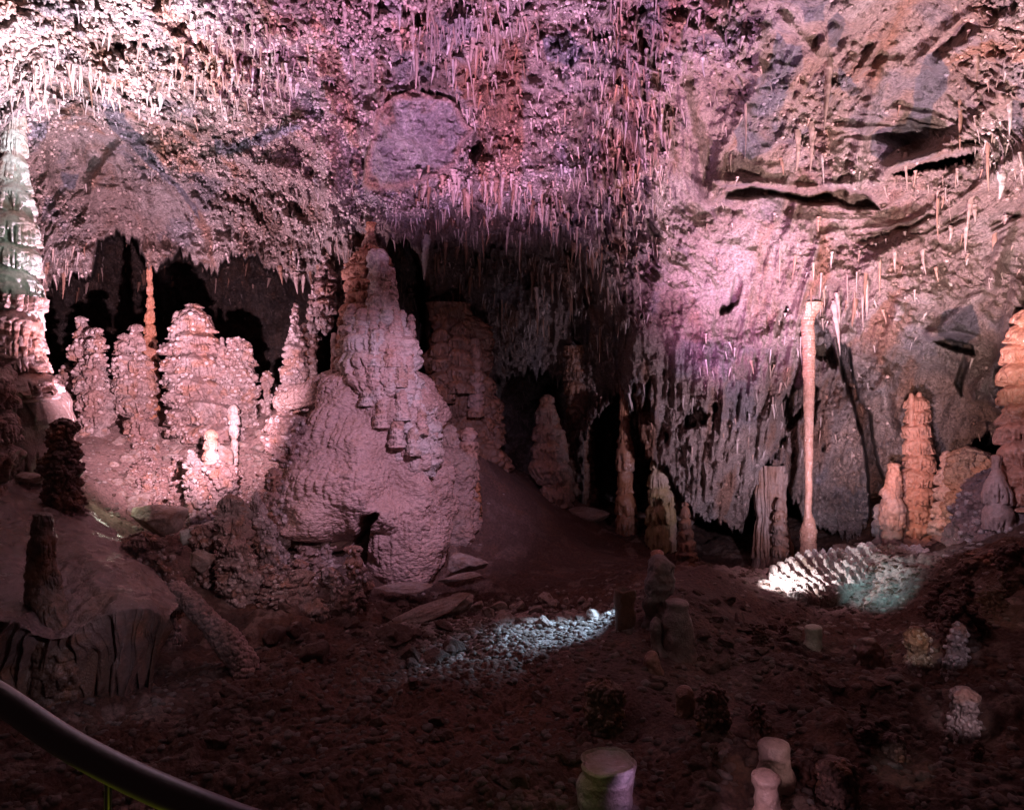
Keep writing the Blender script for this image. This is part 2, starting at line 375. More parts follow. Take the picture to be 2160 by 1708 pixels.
NW = 42000
rw = np.random.default_rng(17)
ii = rw.integers(0, len(v), NW * 3); jj = rw.integers(0, len(u), NW * 3)
ok = rw.random(NW * 3) < (pop[ii, jj] ** 2) * (.25 + .9 * (np.clip(fbm(P[ii, jj] * 1.4, 3, 600) * 2 + .45, 0, 1))) * np.where(V[ii, jj] > 480, .3, 1) * (1 - .8 * blob(1060, 120, 260, 200)[ii, jj]) * np.where((P[ii, jj][:, 0] < 1) | (V[ii, jj] > 1380), 1, .12)
ii, jj = ii[ok][:NW], jj[ok][:NW]
cw = C[ii, jj] * rw.uniform(.75, 1.25, (len(ii), 1))
V_, Q_, c_ = nodules(P[ii, jj] - np.array([0, 0, .01], f32), (.010 + .026 * rw.random(len(ii)) ** 1.5).astype(f32), cw.astype(f32), rw)
o = link('wall_popcorn', mesh_from('wall_popcorn', V_, Q_, c_), M_pop); tag(o, 'pale popcorn nodules crusting the cave wall and ceiling', 'popcorn crust', kind='stuff')
print('wall nodules', len(ii))
# ------------------------------------------------------------------ ground
GC = [(1080,1708,4.9),(600,1708,4.8),(100,1708,4.6),(1500,1708,4.7),(2000,1708,4.6),(1000,1500,6.5),(700,1500,6.4),(450,1450,6.95),(1300,1560,6.0),(1600,1540,5.9),(2000,1535,6.0),
 (1000,1400,7.6),(700,1380,7.8),(550,1300,8.7),(800,1290,9.4),(1060,1310,9.2),(1000,1400,7.7),(1230,1330,9.0),(1330,1330,7.6),(1275,1375,7.2),(1450,1380,7.2),(1120,1430,7.1),(1400,1250,8.4),(1490,1190,9.6),(1600,1270,9.0),
 (900,1240,11),(1080,1240,10.9),(1040,1190,11.5),(1090,1090,12.6),(1020,970,13.3),(1180,1060,15),(1300,1080,17),(1250,1150,13.6),(1400,1110,15.5),
 (1560,1215,13),(1700,1205,12.2),(1640,1330,8.6),(1800,1195,10.4),(1740,1290,9.4),(1930,1190,10.5),(1950,1160,12),(2060,1180,8.6),(2160,1170,8.0),(2140,1280,7),(2000,1320,8),(2100,1400,6.5),(1850,1415,7.2),(2160,960,11.5),
 (150,1600,5.2),(200,1500,6.1),(350,1450,7.1),(440,1370,8.2),(480,1260,9.5),(620,1180,11),(600,1060,12.2),(560,960,13),(560,870,14.4),(700,830,14.4),
 (420,1120,10.8),(330,1110,10.8),(250,1100,10.5),(300,1000,12),(200,940,12.4),(300,900,14),(450,920,13.5),(200,885,14.5),(100,870,15),(60,1010,9.4),(200,1030,10.6)]
gs = [at(*c) for c in GC]
gs += [np.array(p) for p in ((-4,1,-2.8),(0,1,-3),(4,1,-2.7),(-9,5,-2.2),(9,5,-1.2),(-12,10,-.8),(-14,20,-.2),(-6,20,-.2),(0,22,-2.6),(8,20,-2.8),(14,12,-.4),(12,20,-2),(0,-4,-3),(-9,-3,-2.5),(9,-3,-2))]
gs = np.array(gs)
az = np.linspace(math.radians(-52), math.radians(52), 1250); rr = np.geomspace(1.6, 26, 760)
A, R = np.meshgrid(az, rr); GX = (R * np.sin(A)).astype(f32); GY = (R * np.cos(A)).astype(f32)
def gz0(X, Y): return rbf(gs[:, :2], gs[:, 2], np.stack([X, Y], -1), 0.05)
GZ = gz0(GX, GY)
def gmask(cx, cy, rx, ry, soft=.5):
    d = np.sqrt(((GX - cx + .25 * gw) / rx) ** 2 + ((GY - cy + .25 * gw2) / ry) ** 2); return 1 - sstep(d, 1 - soft, 1 + soft)
Q = np.stack([GX, GY, GZ], -1)
gw = fbm(Q * 1.3, 3, 7); gw2 = fbm(Q * 1.3, 3, 8)
def pm(u_, v_, Y, rx, ry): p = at(u_, v_, Y); return gmask(p[0], p[1], rx, ry)
soft = np.maximum.reduce([pm(1380,1330,7.4,1.1,1.1), pm(1150,1150,13,1.5,2.2), pm(230,980,11.8,1.2,1.6), pm(1500,1230,9,.9,1), pm(1330,1430,6.8,.8,.7), pm(1450,1520,6.2,.9,.6)])
kb = knob(Q, 0.16, 21); kb2 = knob(Q, 0.07, 22)
rk = 1 - soft
GZ = GZ + 0.10 * fbm(Q * 0.9, 4, 23) + 0.09 * rk * ridged(Q * 1.7, 4, 24) + rk * (0.055 * kb * sstep(gw, -.3, .3) + 0.04 * kb2)
slab_t = np.round(fbm(Q * 1.1, 3, 26) * 9) / 9
GZ += rk * 0.12 * slab_t * sstep(gw2, -.1, .3)
for cu_, cv_, cY, ra, hh_ in ((1330,1490,6.3,.55,.22),(1480,1560,5.8,.6,.20),(1700,1480,6.4,.7,.22),(1560,1640,5.1,.4,.15),(1770,1600,5.4,.45,.25),(1900,1500,6.2,.5,.22),(1980,1420,6.8,.6,.25),(1620,1420,7.0,.6,.18),(1230,1420,7.0,.6,.12),(1400,1300,7.8,.8,.2),(2080,1550,5.6,.5,.3)):
    p_ = at(cu_, cv_, cY); dd = ((GX - p_[0] + .15 * gw) ** 2 + (GY - p_[1] + .15 * gw2) ** 2) / ra ** 2; GZ = GZ + hh_ * np.exp(-dd * 1.6)
bp_ = pm(1740, 1250, 10, 1.3, .9)
dirn = (GX * 0.80 - GY * 0.60)
GZ += bp_ * (0.13 * ridged(np.stack([dirn * 2.4, (GX * .6 + GY * .8) * 0.5, GX * 0], -1), 3, 27) + 0.06 * kb)
GC_ = np.zeros(GX.shape + (3,), f32) + np.array([.12, .056, .040], f32)
GC_ = mixc(GC_, np.array([.055, .028, .022]), np.clip(fbm(Q * 1.2, 4, 30) * 1.5 + .4, 0, 1))
GC_ = mixc(GC_, np.array([.30, .20, .17]), sstep(fbm(Q * 5, 3, 31), .15, .4) * .6)
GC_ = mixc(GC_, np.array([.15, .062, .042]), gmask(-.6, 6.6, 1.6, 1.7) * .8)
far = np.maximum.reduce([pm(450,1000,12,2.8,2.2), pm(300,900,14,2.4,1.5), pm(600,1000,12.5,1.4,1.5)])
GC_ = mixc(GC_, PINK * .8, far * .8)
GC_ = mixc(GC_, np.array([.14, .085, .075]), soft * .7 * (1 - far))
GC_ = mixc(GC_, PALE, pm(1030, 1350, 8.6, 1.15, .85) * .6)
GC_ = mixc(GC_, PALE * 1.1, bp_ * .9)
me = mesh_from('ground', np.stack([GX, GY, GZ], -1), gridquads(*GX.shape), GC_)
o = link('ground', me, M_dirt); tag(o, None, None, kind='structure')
def gz(x, y):
    a = math.atan2(x, y); r = math.hypot(x, y)
    j = int(np.clip((a - az[0]) / (az[1] - az[0]), 0, len(az) - 1)); i = int(np.clip(math.log(r / 1.6) / math.log(26 / 1.6) * (len(rr) - 1), 0, len(rr) - 1))
    return float(GZ[i, j])
print('ground', time.time() - T0)

# ------------------------------------------------------------------ lathe-like dripstone bodies
def body(prof, Y, style='pop', res=1.7, dk=1.0, tier=0.0, tp=0.5, tooth=22, ks=0.10, ka=0.045, lump=0.12, seed=0, col=(PINK, PALE), caps=1, flut=0.0, back=0, tilt=0.0, minr=.004, stn=.5, kw=.66, ext=.5, capk=.9, nod=0, big=.5, ndk=False, ring=0):
    """prof: (v, uL, uR) from top to bottom at depth Y.  Returns verts, quads, colours."""
    p = np.array(prof, float)
    s = Y / F
    if not (caps & 2) and ext: p = np.vstack([p, [p[-1, 0] + ext / s, p[-1, 1], p[-1, 2]]])
    n = max(14, int((p[-1, 0] - p[0, 0]) / res)); wmax = (p[:, 2] - p[:, 1]).max()
    m = int(np.clip(math.pi * wmax / res, 20, 900))
    t = np.linspace(p[0, 0], p[-1, 0], n)
    uL = np.interp(t, p[:, 0], p[:, 1]); uR = np.interp(t, p[:, 0], p[:, 2])
    if nod and nod != .9 and wmax > 24: uL, uR = uL + (uR - uL) * .07 + 2, uR - (uR - uL) * .07 - 2
    k = max(3, int(n * .02)); ker = np.ones(2 * k + 1) / (2 * k + 1)
    def sm(a): return np.convolve(np.pad(a, k, mode='edge'), ker, 'valid')
    uL, uR = sm(uL), sm(uR)
    z = (CV - t) * s; cx = ((uL + uR) / 2 - CU) * s; r = np.maximum((uR - uL) / 2 * s, minr)
    hh = z[0] - z
    if caps & 1: r = r * np.sqrt(np.clip(1 - (1 - np.clip(hh / (r[min(n - 1, int(n * .06) + 3)] * capk + 1e-6), 0, 1)) ** 2, 0.0004, 1))
    if caps & 2:
        hb = z - z[-1]; rb_ = r[-4]
        r = r * np.sqrt(np.clip(1 - (1 - np.clip(hb / (rb_ * 0.35 + 1e-6), 0, 1)) ** 2, 0.0004, 1))
    th = np.linspace(0, 2 * math.pi, m, endpoint=False)
    Z, TH = np.meshgrid(z, th, indexing='ij'); Rr = np.repeat(r[:, None], m, 1); CX = np.repeat(cx[:, None], m, 1)
    dirx, diry = np.cos(TH), np.sin(TH)
    def pos(Rv, Zv=Z): return np.stack([CX + Rv * dirx, Y + dk * Rv * diry + tilt * (Zv - z[-1]), Zv], -1).astype(f32)
    P0 = pos(Rr) + f32(seed * 3.17)
    w = np.clip(Rr / (0.12 + 0 * Rr), 0, 1)
    rm = np.maximum(r.max() * .6, .02)
    off = lump * rm * 1.6 * fbm(P0 * (0.7 / max(rm, .08)), 3, seed + 1) * w
    zoff = 0
    if tier:
        ph = -Z / tp + 0.45 * fbm(P0 * 1.3, 3, seed + 2) + seed * .37; pp = ph - np.floor(ph)
        colm = np.abs(vnoise(np.stack([dirx * tooth / 3.2 * 1.0 + 5, diry * tooth / 3.2 + 9, np.floor(ph) * 5.3], -1), seed + 3))
        edge = .34 + .64 * np.clip(colm * 2.2, 0, 1)
        sh = sstep(pp, -.02, .30) * .8 + .2 * pp
        sk = np.where(pp < edge, sh, np.clip(1 - (pp - edge) * 16, -0.35, 1) * .9)
        off = off + tier * (sk - .35) * np.clip(Rr / rm, .2, 1.3)
        off = off + tier * .30 * (colm - .25) * sstep(pp, .25, .6)
    if ring: off = off + ring * (vnoise(np.stack([0 * Z, 0 * Z + seed, Z / tp + .4 * np.sin(TH)], -1), seed + 7) + .5 * vnoise(P0 * 7, seed + 8))
    if flut:
        off = off + flut * ridged(np.stack([dirx * tooth / 6 + 3, diry * tooth / 6, Z * .8], -1), 2, seed + 4)
    kk = np.zeros_like(Z)
    if ka:
        kk = knob(P0, ks * 2.1, seed + 5, kw + .05) * big + knob(P0, ks, seed + 6, kw) * .7
        off = off + ka * (kk * 2.0 - 1.45) * np.clip(Rr / (ks * 1.2), .15, 1)
    else: off = off + .012 * fbm(P0 * 9, 3, seed + 6)
    Rf = np.maximum(Rr + off * np.clip(Rr / .05, 0, 1), .002)
    V_ = pos(Rf)
    n1 = fbm(P0 * 1.6, 4, seed + 8)
    c = np.zeros(V_.shape, f32) + np.asarray(col[0], f32)
    c = mixc(c, np.asarray(col[1]), np.clip(n1 * 1.8 + .45, 0, 1))
    if nod: c = mixc(c, np.array([.16, .085, .075]), .66 + 0 * n1)
    if ka: c = mixc(c, RUST * .9, (1 - sstep(fbm(P0 * 6, 3, seed + 9), -.45, .0)) * stn)
    out = (V_.reshape(-1, 3), gridquads(n, m, True)[:, ::-1], c.reshape(-1, 3))
    if nod:
        rs = np.random.default_rng(seed + 50)
        N = int(nod * 2.4 * r.mean() * (z[0] - z[-1]) / (ks * .62) ** 2)
        ii = rs.integers(0, n, N * 2); jj = rs.integers(0, m, N * 2)
        ok = (rs.random(N * 2) < (r[ii] / r.max())) & (np.sin(th[jj]) < .35); ii, jj = ii[ok][:N], jj[ok][:N]
        ok = fbm(V_[ii, jj] * 2.6, 2, seed + 60) > -.22 ; ii, jj = ii[ok], jj[ok]
        rad = ks * (.14 + .38 * rs.random(len(ii)) ** 1.4); Pc = V_[ii, jj] - np.stack([0 * rad, 0 * rad, 0 * rad], -1)
        cc = c[ii, jj] * .35 + .65 * (np.asarray(PALE) * rs.uniform(.72, 1.08, (len(ii), 1)) * np.array([1, .93, .93]))
        if ndk: cc = c[ii, jj] * rs.uniform(1.2, 2.2, (len(ii), 1))
        out = join([out, nodules(Pc.astype(f32), rad.astype(f32), cc.astype(f32), rs)])
    return out
DARKN = False
def notch(b, pts, depth, ymax, w=6):
    V_, Q_, c_ = b; V_ = V_.copy()
    uu = V_[:, 0] / V_[:, 1] * F + CU; vv = CV - V_[:, 2] / V_[:, 1] * F
    nz = 5 * fbm(V_ * 5, 3, 990)
    m_ = sstep(polysd(uu + nz, vv + 1.6 * nz, pts), -w * .3, w) * (V_[:, 1] < ymax)
    V_[:, 1] += depth * m_
    return V_, Q_, c_
SLIT = [(788,1078),(800,1086),(782,1110),(776,1150),(772,1195),(742,1192),(744,1150),(752,1108),(768,1088)]
HOLE = [(902,1102),(912,1098),(935,1108),(936,1128),(920,1134),(903,1126)]
CRK = [(845,1010),(862,996),(868,985),(870,1000),(858,1014),(838,1022),(830,1030),(826,1018)]
def join(parts):
    Vs_, Qs, Cs, b = [], [], [], 0
    for V_, Q_, C_ in parts:
        Vs_.append(V_); Qs.append(Q_ + b); Cs.append(C_); b += len(V_)
    return np.concatenate(Vs_), np.concatenate(Qs), np.concatenate(Cs)
def stal(name, parts, mat, label, cat, group=None, parent=None):
    V_, Q_, C_ = join(parts)
    lo = V_[:, 2].min(); near = V_[V_[:, 2] < lo + .2]; org = np.array([near[:, 0].mean(), near[:, 1].mean(), lo])
    if parent is not None:
        me_ = mesh_from(name, V_ - np.array(parent.location), Q_, C_); o_ = link(name, me_, mat, parent)
        if label: o_['label'] = label
        return o_
    me_ = mesh_from(name, V_ - org, Q_, C_); o_ = link(name, me_, mat, loc=org)
    return tag(o_, label, cat, group)

def cr(A, t):
    n = len(A); i = np.clip(np.floor(t).astype(int), 0, n - 2); f_ = (t - i).reshape((-1,) + (1,) * (A.ndim - 1))
    g_ = lambda k: A[np.clip(i + k, 0, n - 1)]
    p0, p1, p2, p3 = g_(-1), g_(0), g_(1), g_(2)
    return .5 * (2 * p1 + (p2 - p0) * f_ + (2 * p0 - 5 * p1 + 4 * p2 - p3) * f_ ** 2 + (3 * p1 - p0 - 3 * p2 + p3) * f_ ** 3)
def tube(pts, radii, m=40, seed=0, ka=.03, ks=.06, col=(PINK, BROWN), n=160, lump=.3):
    A = np.array(pts, float); t = np.linspace(0, len(A) - 1, n); C0 = cr(A, t); Rt = np.interp(t, np.arange(len(A)), radii)
    T = np.gradient(C0, axis=0); T /= np.linalg.norm(T, axis=1)[:, None]
    up = np.array([.1, .9, .3]); S = np.cross(T, up); S /= np.linalg.norm(S, axis=1)[:, None]; B = np.cross(S, T)
    th = np.linspace(0, 2 * math.pi, m, endpoint=False)
    cap_ = np.sqrt(np.clip(1 - (1 - np.clip(np.minimum(np.arange(n), n - 1 - np.arange(n)) / 8.0, 0, 1)) ** 2, .001, 1))
    dirs = S[:, None] * np.cos(th)[None, :, None] + B[:, None] * np.sin(th)[None, :, None]
    R0 = (Rt * cap_)[:, None] + 0 * th
    P0 = C0[:, None] + dirs * R0[..., None]
    off = lump * Rt[:, None] * fbm(P0 * (.6 / max(radii)), 3, seed)
    if ka: off = off + ka * (knob(P0, ks, seed + 1) * 1.4 - .5)
    R1 = np.maximum(R0 + off * cap_[:, None], .002)
    V_ = C0[:, None] + dirs * R1[..., None]
    c = np.zeros(V_.shape, f32) + np.asarray(col[0], f32); c = mixc(c, np.asarray(col[1]), np.clip(fbm(V_ * 2.2, 3, seed + 2) * 1.6 + .4, 0, 1))
    return V_.reshape(-1, 3), gridquads(n, m, True), c.reshape(-1, 3)
GL = 'popcorn stalagmites on the back shelf'
pp = dict(style='pop', tier=.08, tp=.34, ks=.10, ka=.06, lump=.35, nod=1)
stal('stalagmite', [body([(770,128,150),(800,122,156),(850,126,158),(905,135,165)], 13.2, seed=1, col=(PINK,TAN), **pp)], M_pop,
     'short pink popcorn stalagmite beside the left column, leftmost on the shelf', 'stalagmite', GL)
stal('stalagmite', [body([(666,160,178),(700,155,188),(760,155,215),(830,158,240),(870,160,240),(905,175,225)], 13, seed=2, col=(PINK,PALE), **pp),
                    body([(690,190,214),(720,186,218),(770,182,218),(800,180,216)], 12.8, seed=3, col=(PINK,PALE), **pp)], M_pop,
     'broad twin topped popcorn stalagmite with yellowish foot on the back shelf', 'stalagmite', GL)
stal('stalagmite', [body([(683,276,300),(720,270,305),(760,245,315),(800,248,322),(840,245,328),(890,270,322)], 13.2, seed=4, col=(PINK,PALE), **{**pp,'tier':.12,'tp':.42,'tooth':26,'nod':.55,'ka':.04}),
                    body([(702,255,270),(720,243,275),(745,242,280),(760,245,280)], 13, seed=5, col=(PINK,PALE), **pp)], M_pop,
     'lumpy pink tiered stalagmite just in front of the thin orange column', 'stalagmite', GL)
stal('stalagmite', [body([(640,392,424),(665,375,440),(700,368,448),(740,372,456),(800,375,470),(850,378,500),(880,400,510)], 13.4, seed=6, col=(PINK,PALE), **{**pp,'tier':.15,'tp':.46,'tooth':30,'nod':.55,'ka':.035}),
                    body([(655,368,378),(690,360,385),(720,358,390)], 13.2, seed=7, col=(PALE,PALE), **pp),
                    body([(712,352,372),(750,346,385),(800,350,390),(850,352,392),(868,360,400)], 13.1, seed=8, col=(PALE,PINK), **{**pp,'tier':.16})], M_pop,
     'tallest and widest tiered stalagmite of the left group with dripping skirts', 'stalagmite', GL)
stal('stalagmite', [body([(710,486,520),(740,470,534),(790,452,545),(825,470,545),(850,480,540)], 13.6, seed=9, col=(PINK,PALE), **{**pp,'tier':.06}),
                    body([(710,462,474),(740,458,478),(780,452,490)], 13.4, seed=10, col=(PINK,PALE), **{**pp,'tier':.04})], M_pop,
     'rounded popcorn stalagmite with a small side finger right of the tallest one', 'stalagmite', GL)
stal('stalagmite', [body([(782,552,572),(800,546,578),(822,550,576)], 13.8, seed=11, col=(PINK,PALE), **{**pp,'tier':0})], M_pop,
     'small round popcorn knob between the rounded stalagmite and the pointed spire', 'stalagmite', GL)
stal('stalagmite', [body([(638,615,629),(670,611,633),(700,609,640),(740,603,645),(790,596,648),(822,580,650),(850,590,650)], 12.6, seed=12, col=(PALE,PINK), **{**pp,'tier':.04}),
                    body([(680,632,648),(720,632,662),(770,630,668)], 12.9, seed=13, col=(PINK,RUST*1.2), **{**pp,'tier':0})], M_pop,
     'slender pointed popcorn spire left of the great stalagmite', 'stalagmite', GL)
stal('hanging_dripstone', [body([(540,680,690),(575,674,702),(620,660,706),(665,664,706),(690,675,698),(705,684,694)], 12.6, seed=14, col=(PINK,PALE), caps=3, **{**pp,'tier':.1}),
                    body([(632,650,664),(680,650,664),(705,652,668)], 12.6, seed=15, col=(ORANGE*.9,PALE), caps=3, **{**pp,'tier':.03})], M_pop,
     'knobbly dripstone hanging from the ceiling between the spire and the great stalagmite', 'dripstone')
stal('stalagmite', [body([(700,655,672),(730,650,672),(760,655,668)], 12.8, seed=16, col=(PINK,PALE), **{**pp,'tier':0})], M_pop, 'popcorn nub behind the pointed spire, below the hanging dripstone', 'stalagmite')
stal('stalagmite', [body([(701,699,711),(720,698,712),(760,698,711),(795,697,710)], 11.8, seed=17, col=(PINK,PINK), tier=.012, tp=.12, ka=0, lump=.2)], M_flow,
     'smooth upright finger shaped stalagmite on the shoulder of the great stalagmite', 'stalagmite')
stal('stalagmite', [body([(865,585,615),(880,565,650),(930,555,652),(965,575,650),(990,600,638)], 10.7, seed=18, col=(PINK,TAN), caps=3, **{**pp,'tier':.08,'lump':.5})], M_pop,
     'two lobed popcorn lump on the slope left of the great stalagmite', 'stalagmite')
stal('stalagmite', [body([(852,488,498),(870,482,502),(905,484,502),(922,488,500)], 12, seed=19, col=(PALE,TAN), tier=.03, tp=.2, ks=.06, ka=.012)], M_flow,
     'small cream cone stalagmite standing among the popcorn on the shelf', 'stalagmite')
stal('stalagmite', [body([(905,435,453),(925,434,456),(950,433,457),(985,430,462)], 11, seed=20, col=(ORANGE,PINK), tier=.035, tp=.16, ka=0)], M_wet,
     'shiny orange ringed stump stalagmite in the middle of the rubble slope', 'stalagmite')
# rubble of popcorn-coated stalagmites lower on the slope
pq = dict(style='pop', tier=.04, tp=.3, ks=.085, ka=.05, lump=.45, nod=1)
LOW = [([(1040,470,500),(1080,460,522),(1150,455,535),(1220,462,545),(1290,468,548),(1325,480,535)], 9.3, (PINK,PALE), 'tall popcorn crusted stalagmite at the foot of the left slope'),
       ([(1035,532,548),(1070,528,560),(1130,530,585),(1190,540,595),(1250,555,600)], 9.9, (TAN,PALE), 'leaning grey popcorn stalagmite behind the tall crusted one'),
       ([(985,566,590),(1010,558,596),(1060,560,590),(1085,565,590)], 10.3, (RUST,PINK), 'stubby rust coloured popcorn stalagmite beside the great mound'),
       ([(1120,268,330),(1150,262,352),(1200,290,378),(1262,330,388),(1285,350,388)], 8.2, (PINK,BROWN), 'purple popcorn crusted bank behind the flowstone ledge'),
       ([(948,396,410),(980,392,424),(1040,390,440),(1065,396,440)], 10.8, (PALE,PINK), 'bright popcorn pinnacle left of the orange ringed stump'),
       ([(970,440,480),(985,430,500),(1010,428,505),(1040,440,495)], 11, (PINK,PALE), 'popcorn pedestal under the orange ringed stump'),
       ([(1195,680,712),(1215,676,716),(1245,700,716),(1268,704,714)], 9.9, (PINK,PALE), 'pale toothed lump in front of the dark opening of the mound'),
       ([(1150,722,760),(1190,730,765),(1230,745,790),(1260,752,778),(1290,758,770)], 9.7, (RUST,PALE), 'stacked popcorn nodule with rusty neck in front of the great mound'),
       ([(1260,655,680),(1285,650,695),(1310,655,690),(1328,665,685)], 8.9, (TAN,PALE), 'low pale popcorn tuft on the dark slope'),
       ([(1180,622,650),(1210,618,655),(1240,630,655)], 10, (RUST,PINK), 'small brown knobby lump left of the mound foot'),
       ([(1105,405,440),(1120,398,452),(1145,402,455),(1160,410,450)], 9.4, (PINK,TAN), 'rounded nodule boulder beside the fallen log of stone')]
for i_, (pr, Y_, co, lb) in enumerate(LOW):
    stal('stalagmite', [body(pr, Y_, seed=30 + i_, col=co, caps=1, **pq)], M_pop, lb, 'stalagmite')
stal('stalagmite', [body([(880,116,150),(900,108,158),(940,112,158),(965,96,164),(1000,92,168),(1050,96,170),(1100,82,176),(1130,84,176)], 8.3, seed=50, col=(DARK*1.5,np.array([.30,.2,.2])), style='pop', ks=.055, ka=.04, lump=.6, tier=0, nod=.8, ndk=True)], M_pop,
     'dark popcorn crusted stalagmite silhouetted in front of the left column', 'stalagmite')
stal('stalagmite', [body([(1081,72,102),(1100,70,110),(1150,67,115),(1220,64,124),(1290,66,138),(1350,60,165),(1420,50,185)], 6.1, seed=51, col=(BROWN*.7,BROWN*1.3), tier=.015, tp=.28, tooth=14, ka=.012, ks=.07, lump=.16, capk=.3)], M_wet,
     'tall dark wet stump with flat pale top on the flowstone ledge', 'stalagmite')

# left column
col = empty('flowstone_column', at(40, 1000, 9.3), 'massive pale mint column with dripping tiers at the left edge', 'column')
tt = dict(tier=.085, tp=.40, tooth=22, ka=.012, ks=.07, lump=.1)
stal('column_neck', [body([(60,-10,85),(110,5,74),(150,12,58),(200,18,48),(240,19,45),(290,16,46)], 9.3, seed=60, col=(MINT*.9,TAN), caps=0, tier=.03, tp=.8, ka=.01, flut=.03, tooth=30)], M_flow, None, None, parent=col)
stal('column_shaft', [body([(270,18,46),(330,12,48),(400,2,54),(450,-4,62),(520,-8,68),(600,-10,72),(632,-10,74)], 9.3, seed=61, col=(MINT,MINT*.9), caps=0, **tt)], M_flow, None, None, parent=col)
stal('broken_ring', [body([(628,-12,80),(650,-12,78),(690,-8,74),(720,-8,74)], 9.25, seed=62, col=(ORANGE,TAN), caps=0, **{**tt,'tp':.62,'tier':.08})], M_wet, 'orange rimmed ring', None, parent=col)
stal('lower_tiers', [body([(712,-14,76),(760,-10,84),(790,-8,94),(820,0,112),(842,5,120),(850,15,110)], 9.3, seed=63, col=(PINK*.8,TAN), caps=2, **{**tt,'tier':.09,'tp':.34})], M_wet, None, None, parent=col)
stal('column_base', [body([(760,-20,90),(800,-40,110),(850,-50,135),(920,-60,148),(1010,-60,150),(1060,-60,140)], 9.9, seed=64, col=(TAN*.8,np.array([.30,.31,.24])), caps=1, tier=.03, tp=.8, ka=0, lump=.25)], M_wet, None, None, parent=col)
stal('stalagmite', [body([(740,-60,12),(800,-60,20),(900,-60,24),(960,-60,30),(1020,-60,8)], 8.0, seed=65, col=(TAN*.8,PINK*.8), tier=.08, tp=.5, ks=.09, ka=.03, lump=.4)], M_pop,
     'knobbly brown dripstone mass cut off by the left picture edge', 'dripstone')
stal('thin_column', [body([(505,308,324),(530,311,319),(600,311,320),(650,311,323),(690,307,325),(720,303,327),(830,296,334),(880,300,330)], 14.3, seed=66, col=(ORANGE,RUST*1.3), caps=0, tier=.05, tp=.28, ka=.02, ks=.07, tooth=16)], M_flow,
     'thin orange column rising from the shelf to the ceiling behind the stalagmites', 'column')

# great stalagmite
gm = empty('great_stalagmite', at(840, 1240, 11.2), 'great pink rippled stalagmite mound towering in the middle of the cave', 'stalagmite')
def sub(name, parts, mat, label=None): return stal(name, parts, mat, label, None, parent=gm)
sub('trunk', [notch(body([(1080,752,940),(1130,750,945),(1180,750,942),(1215,762,925),(1240,800,895)], 11.3, seed=70, col=(PINK*.85,PINK), caps=2, ks=.062, ka=.036, kw=.9, big=.4, lump=.3, stn=.15, tier=.02, tp=1.1, tooth=40), SLIT, .9, 11.3)], M_skin)
sub('skirt', [notch(notch(body([(770,725,860),(800,690,880),(850,662,900),(900,644,918),(950,628,932),(1000,606,944),(1050,590,948),(1100,582,945),(1140,598,942)], 11.5, seed=71, col=(PINK*.85,PINK), caps=3, dk=.8, ks=.062, ka=.044, kw=.85, big=.5, lump=.65, stn=.15, tier=.03, tp=.8, tooth=40, flut=.008), SLIT, 1.2, 11.5), HOLE, .5, 11.5),
              body([(1060,592,735),(1100,590,745),(1140,600,748),(1165,630,742)], 11.0, seed=72, col=(PINK*.8,PINK), caps=3, dk=.5, ks=.08, ka=.03, lump=.15, kw=.85, tier=.05, tp=.9, tooth=50, stn=.2),
              body([(940,850,1005),(1000,880,1010),(1060,880,1012),(1120,870,1015),(1180,860,1016),(1235,870,1010)], 12.1, seed=73, col=(TAN*.8,PINK*.7), caps=1, dk=.6, ks=.1, ka=.05, lump=.3, stn=.2)], M_skin)
cap = [body([(668,736,846),(690,726,866),(720,722,878),(780,722,884),(820,732,894),(880,755,908),(940,785,918),(985,820,922),(1010,850,915)], 11.1, seed=74, col=(PINK,PALE*.9), caps=3, dk=.75, tier=.06, tp=.33, tooth=40, ks=.16, ka=.07, kw=.8, lump=.5, stn=.15)]
for k_, (u_, v_, w_, h_) in enumerate([(792,692,18,74),(825,710,24,58),(807,728,12,40),(760,735,16,50),(845,760,20,50),(775,790,20,60),(806,835,22,60),(848,820,20,60),(838,880,22,56),(872,900,20,54),(742,760,14,60),(862,735,16,60),(890,850,16,60)]):
    hw = (878 - 730) / 2; fr_ = min(.95, abs(u_ - (800 + (v_ - 700) * .22)) / hw); Yk = 11.1 - .75 * hw * 11.1 / F * math.sqrt(1 - fr_ ** 2) - .07
    cap.append(body([(v_, u_ - w_ * .35, u_ + w_ * .35), (v_ + h_ * .2, u_ - w_ * .5, u_ + w_ * .5), (v_ + h_ * .7, u_ - w_ * .62, u_ + w_ * .62), (v_ + h_, u_ - w_ * .8, u_ + w_ * .8)], Yk, seed=380 + k_, col=(PINK, PALE * .95), caps=1, tier=.022, tp=.10, ka=.006, ks=.04, lump=.3, ext=.05, capk=1.3))
r2 = np.random.default_rng(3)
